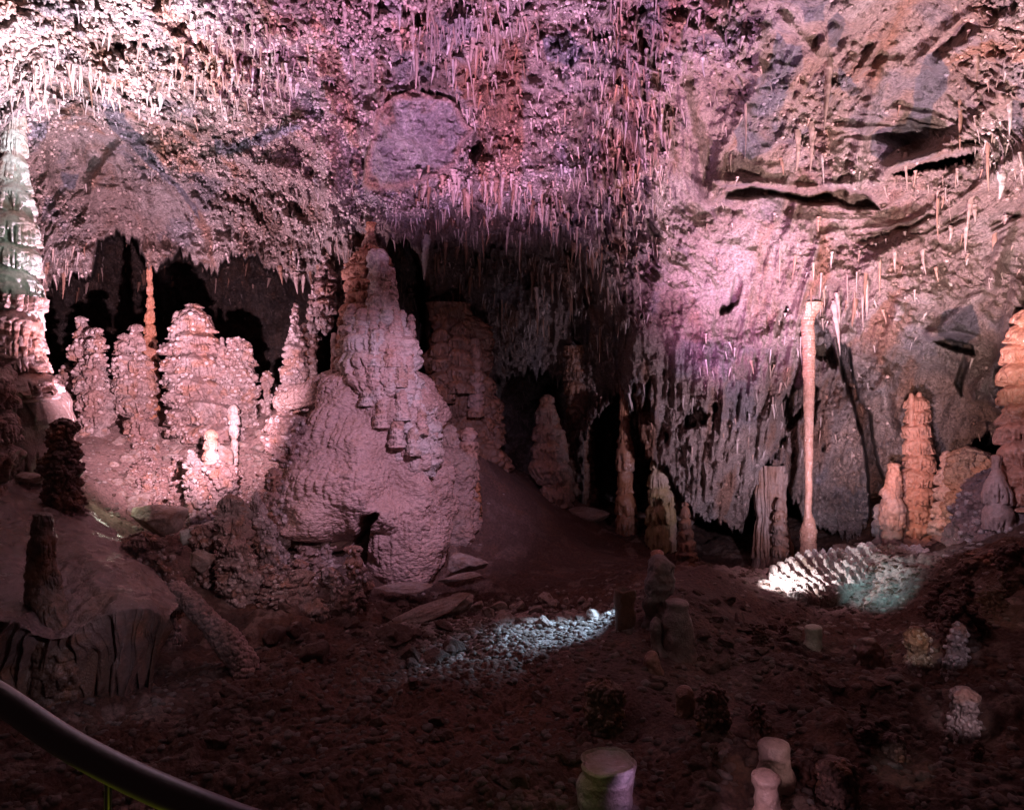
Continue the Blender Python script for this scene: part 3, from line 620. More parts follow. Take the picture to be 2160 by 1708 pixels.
for k_ in range(150):
    vv = r2.uniform(665, 985); lo = np.interp(vv, [665, 800, 985], [728, 735, 835]); hi = np.interp(vv, [665, 800, 985], [858, 888, 918])
    uu = r2.uniform(lo + 6, hi - 6); fr_ = ((uu - (lo + hi) / 2) / ((hi - lo) / 2)); dy = .75 * (hi - lo) / 2 * 11.1 / F * math.sqrt(max(0, 1 - fr_ ** 2))
    w_ = r2.uniform(6, 17); h_ = w_ * r2.uniform(1.6, 3.6)
    Yk = 11.1 - dy - w_ * .35 * 11.1 / F
    cap.append(body([(vv - h_ * .6, uu - w_ * .45, uu + w_ * .45), (vv - h_ * .2, uu - w_ * .8, uu + w_ * .8), (vv + h_ * .15, uu - w_, uu + w_), (vv + h_ * .35, uu - w_ * .8, uu + w_ * .8), (vv + h_ * .55, uu - w_ * .35, uu + w_ * .35)],
                    Yk, seed=200 + k_, res=2.2, col=(PINK, PALE * .9), caps=3, tier=.018, tp=.09, ka=0, lump=.3))
sub('tiered_cap', cap, M_skin)
sub('crown', [body([(515,764,792),(532,756,812),(552,742,818),(600,733,822),(650,726,826),(705,720,830)], 11.35, seed=75, col=(ORANGE,ORANGE*.9), tier=.08, tp=.22, ks=.09, ka=.03, lump=.3, flut=.02),
              body([(524,778,816),(560,776,816),(610,778,812),(690,774,818)], 11.0, seed=76, col=(PALE,PINK), ks=.06, ka=.02, flut=.035, tooth=16, lump=.1),
              body([(560,796,834),(600,792,834),(650,786,840),(695,775,856)], 11.1, seed=77, col=(PINK,PALE), ks=.06, ka=.02, flut=.035, tooth=16, lump=.15),
              body([(470,774,792),(500,772,790),(530,764,796),(540,764,796)], 11.6, seed=78, col=(RUST*1.2,TAN), caps=0, tier=.03, tp=.3, ka=.02, ks=.06)], M_pop, 'orange fluted crown reaching the ceiling')
sub('side_spire', [body([(662,862,872),(690,860,874),(740,860,876),(790,850,880)], 11.5, seed=79, col=(PINK,PALE), tier=.05, tp=.14, ka=0)], M_flow)
stal('popcorn_ridge', [tube([at(588,850,11.9), at(630,838,11.7), at(670,815,11.6), at(712,792,11.5)], [.14,.16,.15,.10], 110, 185, .04, .07, (PINK*.8, TAN), 200)], M_pop,
     'popcorn crusted ridge climbing the left shoulder of the great stalagmite', 'rock')
stal('stalagmite', [body([(1010,585,612),(1050,570,622),(1100,572,618),(1140,580,612)], 10.4, seed=187, col=(PINK, PALE), **pq)], M_pop, 'pink popcorn lump against the lower left flank of the great stalagmite', 'stalagmite')
stal('stalagmite', [body([(895,938,958),(920,930,964),(960,925,972),(1010,915,980),(1060,905,990)], 12.3, seed=80, col=(PINK,TAN), tier=.07, tp=.22, ks=.08, ka=.025)], M_flow, 'short tiered stalagmite against the right flank of the great mound', 'stalagmite')
stal('stalagmite', [body([(900,978,998),(915,974,1004),(960,974,1004),(1010,976,1006),(1060,980,1012),(1110,985,1014)], 12.2, seed=81, col=(PINK*.8,RUST), tier=.05, tp=.2, ks=.07, ka=.02)], M_flow, 'slim ringed red stalagmite standing right of the great mound', 'stalagmite')

# dim formations of the central recess
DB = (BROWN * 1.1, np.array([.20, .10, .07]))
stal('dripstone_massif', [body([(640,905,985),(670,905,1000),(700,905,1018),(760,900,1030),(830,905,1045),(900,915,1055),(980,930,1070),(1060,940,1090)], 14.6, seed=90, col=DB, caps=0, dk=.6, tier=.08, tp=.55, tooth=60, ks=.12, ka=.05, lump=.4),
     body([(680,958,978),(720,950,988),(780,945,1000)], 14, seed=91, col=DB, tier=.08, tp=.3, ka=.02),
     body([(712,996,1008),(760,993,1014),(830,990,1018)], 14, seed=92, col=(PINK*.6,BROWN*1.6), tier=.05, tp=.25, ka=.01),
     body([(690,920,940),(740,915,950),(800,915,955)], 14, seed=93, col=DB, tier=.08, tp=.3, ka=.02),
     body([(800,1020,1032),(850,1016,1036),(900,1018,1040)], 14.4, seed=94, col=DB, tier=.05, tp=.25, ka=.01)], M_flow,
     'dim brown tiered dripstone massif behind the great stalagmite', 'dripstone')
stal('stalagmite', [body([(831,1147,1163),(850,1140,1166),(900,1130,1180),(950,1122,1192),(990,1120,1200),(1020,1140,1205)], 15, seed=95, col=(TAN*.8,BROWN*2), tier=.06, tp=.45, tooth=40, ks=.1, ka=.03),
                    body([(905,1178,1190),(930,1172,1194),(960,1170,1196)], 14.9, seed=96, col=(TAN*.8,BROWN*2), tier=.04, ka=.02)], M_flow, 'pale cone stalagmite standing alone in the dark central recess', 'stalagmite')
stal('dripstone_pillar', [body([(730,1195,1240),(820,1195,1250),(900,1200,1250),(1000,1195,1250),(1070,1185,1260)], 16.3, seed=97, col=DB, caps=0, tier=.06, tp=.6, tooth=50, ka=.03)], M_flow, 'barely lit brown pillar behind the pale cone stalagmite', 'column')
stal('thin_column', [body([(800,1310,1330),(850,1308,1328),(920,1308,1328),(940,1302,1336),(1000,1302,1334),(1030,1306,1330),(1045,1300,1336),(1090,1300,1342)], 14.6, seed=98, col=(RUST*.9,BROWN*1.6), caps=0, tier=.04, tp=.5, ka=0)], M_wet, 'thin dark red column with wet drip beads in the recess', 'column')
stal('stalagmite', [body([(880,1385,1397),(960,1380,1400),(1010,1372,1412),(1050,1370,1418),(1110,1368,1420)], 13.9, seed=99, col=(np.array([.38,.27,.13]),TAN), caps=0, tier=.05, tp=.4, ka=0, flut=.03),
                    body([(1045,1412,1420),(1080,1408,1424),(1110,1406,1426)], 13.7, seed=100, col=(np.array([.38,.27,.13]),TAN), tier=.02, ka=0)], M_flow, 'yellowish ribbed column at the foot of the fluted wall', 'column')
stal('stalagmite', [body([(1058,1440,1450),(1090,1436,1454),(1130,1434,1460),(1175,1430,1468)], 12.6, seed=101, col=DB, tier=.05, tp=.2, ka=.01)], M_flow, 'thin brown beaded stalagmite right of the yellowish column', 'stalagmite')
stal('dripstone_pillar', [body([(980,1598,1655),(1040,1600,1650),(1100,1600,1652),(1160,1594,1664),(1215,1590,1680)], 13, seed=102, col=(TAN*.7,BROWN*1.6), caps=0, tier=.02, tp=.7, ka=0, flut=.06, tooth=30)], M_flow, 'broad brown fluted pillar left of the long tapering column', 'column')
stal('stalagmite', [body([(1050,1640,1650),(1080,1636,1654),(1110,1632,1656),(1150,1634,1660),(1205,1630,1665)], 12.5, seed=103, col=(TAN*.6,BROWN*1.6), tier=.05, tp=.22, ka=.01)], M_flow, 'small beaded stalagmite in front of the fluted pillar', 'stalagmite')
# long column on the right
stal('long_column', [body([(640,1680,1736),(660,1688,1722),(676,1693,1715),(700,1692,1717),(760,1694,1718),(850,1696,1716),(950,1697,1714),(1040,1698,1712),(1085,1698,1711),(1100,1695,1718),(1125,1690,1724),(1135,1688,1720),(1160,1692,1720),(1168,1686,1728),(1195,1684,1732),(1215,1680,1734)], 11.6, seed=104, col=(np.array([.52,.29,.21]),ORANGE*.9), caps=0, tier=.010, tp=.05, ka=0, lump=.12)], M_wet,
     'long smooth pinkish column tapering down like a club, from wall to floor', 'column')
# red stalagmites right
RG = 'salmon red stalagmites at the right'
pr_ = dict(tier=.065, tp=.28, tooth=40, ks=.08, ka=.018, lump=.3, stn=.15)
SAL = np.array([.56, .26, .18])
stal('stalagmite', [body([(832,1918,1948),(850,1914,1954),(900,1912,1956),(930,1920,1960),(980,1916,1962),(1020,1910,1966),(1060,1905,1964),(1130,1905,1968),(1170,1900,1970)], 11.6, seed=105, col=(SAL,SAL*1.1), **pr_),
                    body([(828,1918,1926),(845,1917,1928)], 11.5, seed=106, col=(SAL,SAL), ka=0, tier=0), body([(826,1934,1944),(845,1933,1946)], 11.5, seed=107, col=(SAL,SAL), ka=0, tier=0)], M_flow,
     'tallest salmon stalagmite with stacked drip collars and twin tips', 'stalagmite', RG)
stal('stalagmite', [body([(975,1872,1898),(1000,1873,1897),(1025,1868,1898),(1045,1860,1900),(1090,1862,1902),(1150,1866,1896),(1175,1866,1896)], 11.4, seed=108, col=(SAL,PINK*.8), **{**pr_,'tier':.04,'tp':.5})], M_flow,
     'bottle shaped salmon stalagmite left of the tallest one', 'stalagmite', RG)
stal('stalagmite', [body([(950,1990,2006),(980,1986,2008),(1010,1980,2010),(1060,1978,2014),(1110,1972,2016),(1150,1970,2016)], 11, seed=109, col=(SAL*.9,PINK), **{**pr_,'tier':.07,'ka':.03})], M_flow,
     'rosy stalagmite between the tallest salmon one and the violet mound', 'stalagmite', RG)
stal('stalagmite', [body([(1062,1848,1858),(1090,1844,1862),(1130,1843,1864),(1170,1840,1866)], 11.8, seed=110, col=(TAN*.7,GREY*1.6), **{**pr_,'tier':.05})], M_flow,
     'thin grey brown stalagmite left of the bottle shaped one', 'stalagmite')
stal('stalagmite', [body([(650,2150,2200),(720,2132,2200),(800,2120,2200),(870,2128,2200),(900,2112,2200),(960,2116,2200),(1000,2130,2210)], 9.3, seed=111, col=(SAL,SAL*1.1), **{**pr_,'tier':.07})], M_wet,
     'tall orange dripstone column cut off by the right picture edge', 'column')
stal('stalagmite', [body([(958,2094,2112),(980,2096,2110),(1010,2088,2116),(1040,2080,2130)], 9.3, seed=112, col=(PINK*.8,SAL), tier=.03, ka=0)], M_flow, 'short flat topped stalagmite on the violet popcorn mound', 'stalagmite')
stal('popcorn_mound', [body([(970,2085,2160),(1000,2050,2240),(1040,2015,2260),(1090,1990,2270),(1150,1982,2270),(1200,2000,2270)], 9.8, seed=113, col=(np.array([.36,.29,.31]),PINK*.7), dk=.8, nod=.5, ks=.11, ka=.06, lump=.35, stn=.1),
                       body([(940,2020,2060),(960,2005,2085),(1000,2000,2090),(1060,2000,2090)], 10.8, seed=114, col=(BROWN*2,TAN*.7), ks=.09, ka=.05, lump=.4)], M_pop,
     'violet knobbly popcorn mound at the right edge', 'rock')
stal('dripstone_bank', [body([(1150,2060,2200),(1180,2025,2230),(1250,2018,2240),(1330,2030,2250),(1380,2040,2250)], 8.4, seed=115, col=(DARK*1.4,BROWN), dk=.7, ks=.10, ka=.06, lump=.4, tier=.06, tp=.6, nod=.9, ndk=True)], M_pop,
     'dark brown crusted bank below the violet mound', 'rock')

# stumps in the dark foreground
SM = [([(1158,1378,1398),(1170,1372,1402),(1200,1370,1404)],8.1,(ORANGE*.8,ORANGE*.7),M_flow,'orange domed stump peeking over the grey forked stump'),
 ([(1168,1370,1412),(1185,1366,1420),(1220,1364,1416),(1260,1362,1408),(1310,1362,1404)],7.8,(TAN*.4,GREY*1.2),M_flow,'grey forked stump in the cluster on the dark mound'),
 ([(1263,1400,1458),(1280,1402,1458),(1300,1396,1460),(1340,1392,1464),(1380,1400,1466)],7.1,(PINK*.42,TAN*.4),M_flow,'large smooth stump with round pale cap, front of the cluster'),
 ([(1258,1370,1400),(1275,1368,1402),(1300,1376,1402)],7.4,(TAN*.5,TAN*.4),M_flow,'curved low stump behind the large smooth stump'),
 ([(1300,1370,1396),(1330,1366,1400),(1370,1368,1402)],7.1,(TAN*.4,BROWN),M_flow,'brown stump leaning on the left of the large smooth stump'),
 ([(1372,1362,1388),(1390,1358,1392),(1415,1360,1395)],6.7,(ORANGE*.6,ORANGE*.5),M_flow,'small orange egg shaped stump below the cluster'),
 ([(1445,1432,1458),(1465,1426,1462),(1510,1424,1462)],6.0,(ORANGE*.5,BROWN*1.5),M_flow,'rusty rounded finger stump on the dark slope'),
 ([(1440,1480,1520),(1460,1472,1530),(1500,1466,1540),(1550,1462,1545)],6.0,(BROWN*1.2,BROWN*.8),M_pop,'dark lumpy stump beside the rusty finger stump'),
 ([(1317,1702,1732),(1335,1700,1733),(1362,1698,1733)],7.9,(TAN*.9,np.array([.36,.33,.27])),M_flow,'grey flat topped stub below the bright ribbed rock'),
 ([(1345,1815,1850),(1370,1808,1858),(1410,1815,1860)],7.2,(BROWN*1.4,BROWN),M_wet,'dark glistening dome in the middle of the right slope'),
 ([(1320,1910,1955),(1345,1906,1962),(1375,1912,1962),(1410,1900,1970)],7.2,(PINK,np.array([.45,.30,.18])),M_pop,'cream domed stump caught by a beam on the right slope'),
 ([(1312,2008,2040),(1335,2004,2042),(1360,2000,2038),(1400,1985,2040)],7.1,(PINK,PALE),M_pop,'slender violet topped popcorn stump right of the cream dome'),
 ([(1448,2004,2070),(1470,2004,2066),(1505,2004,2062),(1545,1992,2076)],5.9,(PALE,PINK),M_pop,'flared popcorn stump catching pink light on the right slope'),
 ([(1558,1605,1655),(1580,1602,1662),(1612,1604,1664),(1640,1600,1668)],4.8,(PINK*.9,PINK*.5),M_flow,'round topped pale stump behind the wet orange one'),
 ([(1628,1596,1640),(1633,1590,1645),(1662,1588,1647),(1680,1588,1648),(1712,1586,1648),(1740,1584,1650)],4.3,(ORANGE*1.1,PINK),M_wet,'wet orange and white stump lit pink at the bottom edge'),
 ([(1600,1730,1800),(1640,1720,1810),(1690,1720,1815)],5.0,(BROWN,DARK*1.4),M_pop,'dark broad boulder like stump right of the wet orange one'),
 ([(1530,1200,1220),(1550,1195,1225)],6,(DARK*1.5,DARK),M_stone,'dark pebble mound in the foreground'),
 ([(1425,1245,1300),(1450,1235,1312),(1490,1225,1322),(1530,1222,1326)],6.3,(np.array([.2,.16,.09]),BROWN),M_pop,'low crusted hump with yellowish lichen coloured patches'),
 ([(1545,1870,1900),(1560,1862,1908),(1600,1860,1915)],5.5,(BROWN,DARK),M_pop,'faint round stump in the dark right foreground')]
SPOS = {}
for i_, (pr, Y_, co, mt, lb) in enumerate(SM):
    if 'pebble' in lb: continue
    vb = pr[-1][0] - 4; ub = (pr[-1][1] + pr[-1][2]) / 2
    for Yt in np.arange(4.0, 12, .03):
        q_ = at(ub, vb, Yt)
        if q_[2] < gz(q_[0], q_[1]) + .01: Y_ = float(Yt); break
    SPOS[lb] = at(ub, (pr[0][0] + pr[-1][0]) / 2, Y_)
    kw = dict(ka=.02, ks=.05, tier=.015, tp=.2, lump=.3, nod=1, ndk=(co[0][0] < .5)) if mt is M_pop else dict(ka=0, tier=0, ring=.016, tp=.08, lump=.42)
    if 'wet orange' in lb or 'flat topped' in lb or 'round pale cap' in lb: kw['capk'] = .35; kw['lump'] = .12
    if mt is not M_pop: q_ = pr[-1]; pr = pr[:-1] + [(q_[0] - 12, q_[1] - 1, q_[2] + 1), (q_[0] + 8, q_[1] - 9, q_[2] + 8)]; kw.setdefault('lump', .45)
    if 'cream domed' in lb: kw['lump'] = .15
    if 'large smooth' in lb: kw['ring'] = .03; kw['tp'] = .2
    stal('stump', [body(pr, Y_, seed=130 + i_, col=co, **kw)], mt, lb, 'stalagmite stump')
# hollow stumps: lathe with inner cup
def hollow(pr, Y, depth, seed, co, mat, lb, tier=.03):
    p = np.array(pr, float); s = Y / F
    top = p[0]; c0 = (top[1] + top[2]) / 2; r0 = (top[2] - top[1]) / 2 * s
    m = 260; th = np.linspace(0, 2 * math.pi, m, endpoint=False)
    prof = [(r0 * .02, -depth), (r0 * .5, -depth * 1.02), (r0 * .74, -depth * .85), (r0 * .84, -depth * .4), (r0 * .88, -.02), (r0 * .93, 0), (r0, -.015)]
    pts = [(a, b, c0) for a, b in prof]
    for q in p[1:]: pts.append(((q[2] - q[1]) / 2 * s, -(q[0] - top[0]) * s, (q[1] + q[2]) / 2))
    pts = np.array(pts); tt_ = np.r_[0, np.cumsum(np.hypot(np.diff(pts[:, 0]), np.diff(pts[:, 1])))]
    ts = np.linspace(0, tt_[-1], 180); rr_ = np.interp(ts, tt_, pts[:, 0]); zz = np.interp(ts, tt_, pts[:, 1]); cc = np.interp(ts, tt_, pts[:, 2])
    Rg = rr_[:, None] + 0 * th; Zg = (CV - top[0]) * s + zz[:, None] + 0 * th; X = (cc[:, None] - CU) * s
    Q0 = np.stack([X + Rg * np.cos(th), Y + Rg * np.sin(th), Zg], -1)
    off = .16 * r0 * 2 * fbm(Q0 * 3.2, 3, seed) + tier * .5 * vnoise(np.stack([0 * Zg, 0 * Zg + .5, Zg * 9 + .6 * np.sin(th)], -1), seed + 1) + .006 * fbm(Q0 * 25, 3, seed)
    Rg = np.maximum(Rg + off * np.clip(Rg / r0, 0, 1), .003); Zg = Zg + .035 * fbm(Q0 * 6, 3, seed + 4)
    V_ = np.stack([X + Rg * np.cos(th), Y + Rg * np.sin(th), Zg], -1)
    c = np.zeros(V_.shape, f32) + np.asarray(co[0], f32); c = mixc(c, np.asarray(co[1]), np.clip(fbm(V_ * 4, 3, seed) * 1.5 + .5, 0, 1))
    return stal('hollow_stump', [(V_.reshape(-1, 3), gridquads(180, m, True), c.reshape(-1, 3))], mat, lb, 'stalagmite stump')
hollow([(1600,1222,1338),(1625,1228,1332),(1650,1220,1330),(1680,1214,1332),(1700,1216,1330),(1750,1216,1330)], 4.75, .03, 160, (TAN * .8, np.array([.42, .36, .34])), M_flow, 'hollow cup topped stump at the bottom edge lit violet and green')
hollow([(1242,1295,1340),(1270,1298,1338),(1300,1298,1338),(1330,1302,1334),(1360,1300,1336)], 7.6, .12, 161, (RUST * .35, BROWN*.7), M_flow, 'broken hollow stump with jagged rim left of the stump cluster')

# ------------------------------------------------------------------ flowstone ledge, lower left
rows = [[(-180,990,7.6),(0,1010,8.4),(120,1035,8.8),(230,1115,8.5),(330,1215,7.7),(378,1285,7.0)],
        [(-180,1140,6.6),(0,1125,7.1),(120,1170,7.2),(230,1195,7.2),(320,1245,7.1),(368,1296,6.75)],
        [(-180,1310,5.4),(0,1290,5.8),(130,1320,6.0),(200,1295,6.2),(300,1280,6.4),(358,1305,6.6)],
        [(-180,1345,5.3),(0,1330,5.7),(130,1345,5.95),(205,1318,6.12),(298,1300,6.33),(358,1325,6.6)],
        [(-180,1430,5.4),(0,1410,5.75),(130,1400,6.0),(215,1375,6.15),(290,1375,6.36),(345,1352,6.68)],
        [(-180,1570,5.6),(0,1530,5.9),(130,1490,6.1),(225,1430,6.3),(285,1440,6.45),(325,1385,6.8)],
        [(-180,1600,6.6),(0,1560,6.9),(130,1510,7.0),(240,1440,7.0),(290,1440,7.0),(330,1380,7.3)]]
K = np.array([[at(*c) for c in r_] for r_ in rows])
tr = np.linspace(0, 6, 460); tc_ = np.linspace(0, 5, 480)
G1 = cr(K, tr); G2 = np.swapaxes(cr(np.swapaxes(G1, 0, 1), tc_), 0, 1)
dr = sstep(tr, 2.2, 3.2)[:, None] * np.ones((1, 480))
lipr = G2[int(460 * 2.6 / 6)]; arc = np.r_[0, np.cumsum(np.linalg.norm(np.diff(lipr, axis=0), axis=1))]; xx = arc[None] + .12 * fbm(G2 * 2.2, 3, 169)
rib = ridged(np.stack([xx * 9, xx * 0 + 1, G2[..., 2] * .5], -1), 3, 170)
rib2 = vnoise(np.stack([xx * 26, xx * 0 + 1, G2[..., 2] * 2.5], -1), 171)
L_ = G2.copy()
L_[..., 1] -= dr * (.13 * rib + .035 * rib2 + .12 * fbm(G2 * 1.8, 3, 178)); L_[..., 2] -= dr * sstep(tr, 3.5, 5.2)[:, None] * .34 * (np.abs(vnoise(np.stack([xx * 11, xx * 0, xx * 0], -1), 172)) * 2 - .6)
L_[..., 2] += (1 - dr) * (.09 * fbm(G2 * 1.6, 4, 173) + .06 * ridged(G2 * np.array([2, 1.2, 1]), 5, 174) + .03 * knob(G2, .11, 179, .8) * sstep(fbm(G2 * 1.2, 3, 180), -.05, .25)) + .008 * fbm(G2 * 12, 3, 175)
lc = np.zeros(L_.shape, f32) + np.array([.19, .12, .115], f32); lc = mixc(lc, BROWN * 1.1, np.clip(fbm(G2 * 1.5, 4, 176) * 1.5 + .4, 0, 1)); lc = mixc(lc, RUST * .8, dr * sstep(fbm(G2 * 2, 3, 177), 0, .4) * .7)
o = link('flowstone_ledge', mesh_from('flowstone_ledge', L_ - at(200, 1300, 6.3), gridquads(460, 480), lc), M_wet, loc=at(200, 1300, 6.3))
tag(o, 'overhanging brown flowstone ledge with wet glistening drapery at lower left', 'rock ledge')

# arched popcorn rib at the right of the ledge
stal('popcorn_rib', [tube([at(365,1255,7.6), at(400,1270,7.5), at(440,1310,7.4), at(480,1350,7.3), at(515,1400,7.2), at(520,1450,7.1)], [.16,.10,.10,.12,.13,.10], 150, 180, .035, .06, (PINK*.8, BROWN*1.5), 420)], M_pop,
     'sloping purple popcorn crusted rib arching over the dark hollow', 'rock')
stal('fallen_stone_log', [tube([at(380,1135,9.3), at(410,1128,9.4), at(440,1118,9.6), at(475,1105,9.8)], [.10,.12,.12,.10], 90, 181, .004, .05, (np.array([.45,.47,.42]), PALE*.8), 160, .12)], M_stone,
     'pale fallen stone log lying across the bright hollow', 'rock')
stal('fallen_stone_log', [tube([at(300,1440,6.9), at(330,1465,6.7), at(365,1490,6.5), at(385,1508,6.4)], [.05,.06,.05,.04], 60, 182, .003, .05, (BROWN*1.2, BROWN*.8), 120, .2)], M_stone,
     'thin dark fallen stone branch below the drapery', 'rock')

# ------------------------------------------------------------------ boulders, slabs
def rock(seed, n=48, rough_=.25, cut=6):
    th = np.linspace(0, 2 * math.pi, n * 2, endpoint=False); ph = np.linspace(0.001, math.pi - .001, n)
    PH, TH = np.meshgrid(ph, th, indexing='ij'); d = np.stack([np.sin(PH) * np.cos(TH), np.sin(PH) * np.sin(TH), np.cos(PH)], -1)
    rg = np.random.default_rng(seed); r = np.ones(PH.shape) * 1.15
    for _ in range(cut + 7):
        nn = rg.normal(size=3); nn /= np.linalg.norm(nn); h = rg.uniform(.55, .9); dd = d @ nn
        r = np.where(dd > .05, np.minimum(r, h / np.maximum(dd, .05)), r)
    r = r + rough_ * .28 * fbm(d * 2 + seed, 4, seed) + .03 * ridged(d * 5 + seed, 3, seed)
    V_ = d * r[..., None]
    c = np.zeros(V_.shape, f32) + np.array([.40, .31, .28], f32); c = mixc(c, BROWN * 1.5, np.clip(fbm(d * 2.5 + seed, 4, seed + 9) * 1.5 + .4, 0, 1) * .8)
    return V_, gridquads(n, n * 2, True)[:, ::-1], c
RM = []
for s_ in range(8):
    V_, Q_, c_ = rock(900 + s_); RM.append(mesh_from('boulder', V_, Q_, c_)); RM[-1].materials.append(M_stone)
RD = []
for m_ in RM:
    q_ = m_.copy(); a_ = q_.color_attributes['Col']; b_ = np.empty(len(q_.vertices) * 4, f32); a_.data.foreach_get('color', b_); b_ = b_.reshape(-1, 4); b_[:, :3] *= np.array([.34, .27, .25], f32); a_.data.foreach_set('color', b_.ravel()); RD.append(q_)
def boulder(u_, v_, Y, w, h, d, rot, k, label, cat='boulder', group=None, name='boulder', tiltx=0, tilty=0):
    s = Y / F; p = at(u_, v_, Y)
    o_ = bpy.data.objects.new(name, RM[k]); COL.objects.link(o_); o_.location = (p[0], p[1], p[2]); o_.scale = (w / 2 * s, d / 2 * s, h / 2 * s); o_.rotation_euler = (tiltx, tilty, rot)
    return tag(o_, label, cat, group)
boulder(332,1090,10,110,72,90,.3,0,'large rounded boulder glowing pale green in the lit hollow')
boulder(428,1183,9.2,58,44,50,1.,1,'smooth brown boulder in front of the fallen stone log')
boulder(985,1190,10.6,84,46,60,.2,2,'blocky layered rock standing right of the mound foot', tilty=.1)
boulder(975,1214,10.2,100,12,40,.15,3,'flat pale slab lying under the layered block', 'slab', tilty=-.15)
boulder(895,1295,9.1,200,30,60,.1,4,'long tilted rock slab in front of the mound', 'slab', tilty=-.33)
boulder(970,1275,9.3,70,44,50,.5,5,'pale crusted rock at the upper end of the tilted slab')
boulder(1032,1295,9.2,34,34,30,.7,6,'pink cube shaped stone in the blue lit rubble')
boulder(1045,1352,8.6,38,28,30,.4,7,'striped broken stalagmite piece in the gravel fan')
boulder(500,1095,9.8,90,60,50,-.4,2,'tangled dark rock slab between the leaning stalagmites', 'slab', tilty=-.7)
boulder(470,960,11.6,80,45,60,.2,3,'leaning dark slab behind the orange ringed stump', 'slab', tilty=.5)
boulder(850,1240,10,120,16,60,.1,4,'thin slab wedged under the mound', 'slab')
boulder(1240,1090,15,130,40,60,.4,1,'dim rock pile at the back of the central hollow')
boulder(1500,1330,8.3,46,14,30,.9,3,'small flat stone on the dark slope', 'slab')
boulder(1780,1170,12.3,70,40,60,.2,5,'grey boulder behind the bright ribbed rock')
boulder(1830,1160,12.3,60,30,50,.2,6,'dark boulder left of the salmon stalagmites')
boulder(2050,1560,5.4,60,50,50,.2,0,'faint angular rock in the dark right foreground')
boulder(1450,1085,14.5,60,60,60,.2,1,'crusted rock beside the thin beaded stalagmite')
boulder(100,1240,6.6,50,36,40,.2,7,'dark knob of rock on the flowstone ledge')
boulder(60,1010,8.6,60,30,50,.2,2,'dark rock lump at the foot of the left column')
# bright ribbed fallen rock on the right
ns, nt_ = 520, 260
Kc = np.array([[at(1614,1232,10.3), at(1700,1196,10.6), at(1800,1180,10.8), at(1900,1176,10.9), at(1975,1186,10.8)],
               [at(1622,1262,9.8), at(1700,1244,9.9), at(1800,1226,10.0), at(1890,1208,10.3), at(1965,1200,10.5)],
               [at(1668,1290,9.4), at(1722,1292,9.3), at(1790,1276,9.5), at(1870,1246,9.8), at(1950,1214,10.3)],
               [at(1690,1312,9.5), at(1730,1325,9.4), at(1800,1310,9.6), at(1880,1275,9.9), at(1955,1235,10.4)]])
S1 = cr(Kc, np.linspace(0, 3, nt_)); S2 = np.swapaxes(cr(np.swapaxes(S1, 0, 1), np.linspace(0, 4, ns)), 0, 1)
sg = np.linspace(0, 4, ns)[None] + 0 * S2[..., 0]; tg = np.linspace(0, 3, nt_)[:, None] + 0 * sg
sk_ = sg * 1.0 - tg * .42 + .10 * fbm(S2 * 2.2, 3, 700)
rb_ = 1 - np.abs(2 * (sk_ * 5.2 - np.floor(sk_ * 5.2)) - 1); rb_ = sstep(rb_, .15, .75) * (.6 + .4 * np.clip(fbm(S2 * 3, 3, 701) * 2 + .6, 0, 1))
wl = 1 - sstep(sg, 2.0, 3.0)
hgt = wl * .19 * rb_ + .06 * knob(S2, .14, 702, .75) * (1.3 - wl) + .035 * knob(S2, .07, 703, .7) + .08 * fbm(S2 * 2, 4, 704) + (1 - wl) * .12 * ridged(S2 * 3, 3, 705)
S2[..., 2] += hgt * .9 + .10; S2[..., 1] -= hgt * .35
rim = np.minimum(np.minimum(sg, 4 - sg) * 3.2, np.minimum(tg, 3 - tg) * 3) ; S2[..., 2] -= .5 * (1 - sstep(rim, -.05, .35 + .25 * fbm(S2 * 4, 2, 706)))
cS = np.zeros(S2.shape, f32) + PALE.astype(f32) * 1.1; cS = mixc(cS, np.array([.30, .20, .15]), sstep(fbm(S2 * 2.5, 4, 707), .05, .4) * .8)
stal('fallen_dripstone', [(S2.reshape(-1, 3), gridquads(nt_, ns), cS.reshape(-1, 3))], M_pop,
     'brilliantly lit white ribbed fallen dripstone on the right slope', 'rock')
# rubble
r3 = np.random.default_rng(11)
def scatter(n, ur, vr, Yf, size, group, label, seed, offz=.3):
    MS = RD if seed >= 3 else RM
    for k_ in range(n):
        uu = r3.uniform(*ur); vv = r3.uniform(*vr); Y = Yf(uu, vv) ; x = (uu - CU) / F * Y; z = gz(x, Y); s = r3.uniform(*size)
        o_ = bpy.data.objects.new('broken_stone', MS[int(r3.integers(8))]); COL.objects.link(o_); o_.location = (x, Y, z + s * offz * .5)
        o_.scale = (s * r3.uniform(.6, 1.3), s * r3.uniform(.6, 1.2), s * r3.uniform(.4, .8)); o_.rotation_euler = (r3.uniform(-.5, .5), r3.uniform(-.5, .5), r3.uniform(0, 6))
        tag(o_, label, 'stone', group)
scatter(55, (1000,1260), (1280,1360), lambda a, b: lerp(9.9, 8.6, (b - 1280) / 80), (.05, .15), 'broken stones in the blue lit rubble', 'angular broken stone in the blue lit rubble patch', 1)
scatter(120, (240,620), (890,1090), lambda a, b: lerp(13.6, 10.8, (b - 880) / 200), (.05, .2), 'stones on the pink lit slope', 'rough stone strewn on the pink lit slope below the shelf stalagmites', 2)
scatter(50, (560,960), (1190,1420), lambda a, b: lerp(10.5, 7.5, (b - 1190) / 230), (.05, .2), 'stones on the dark slope before the mound', 'brown stone on the dark ground before the great mound', 3)
scatter(60, (350,1900), (1430,1690), lambda a, b: lerp(7.0, 5.0, (b - 1430) / 260), (.03, .12), 'stones in the dark foreground', 'dark stone on the foreground floor', 4)
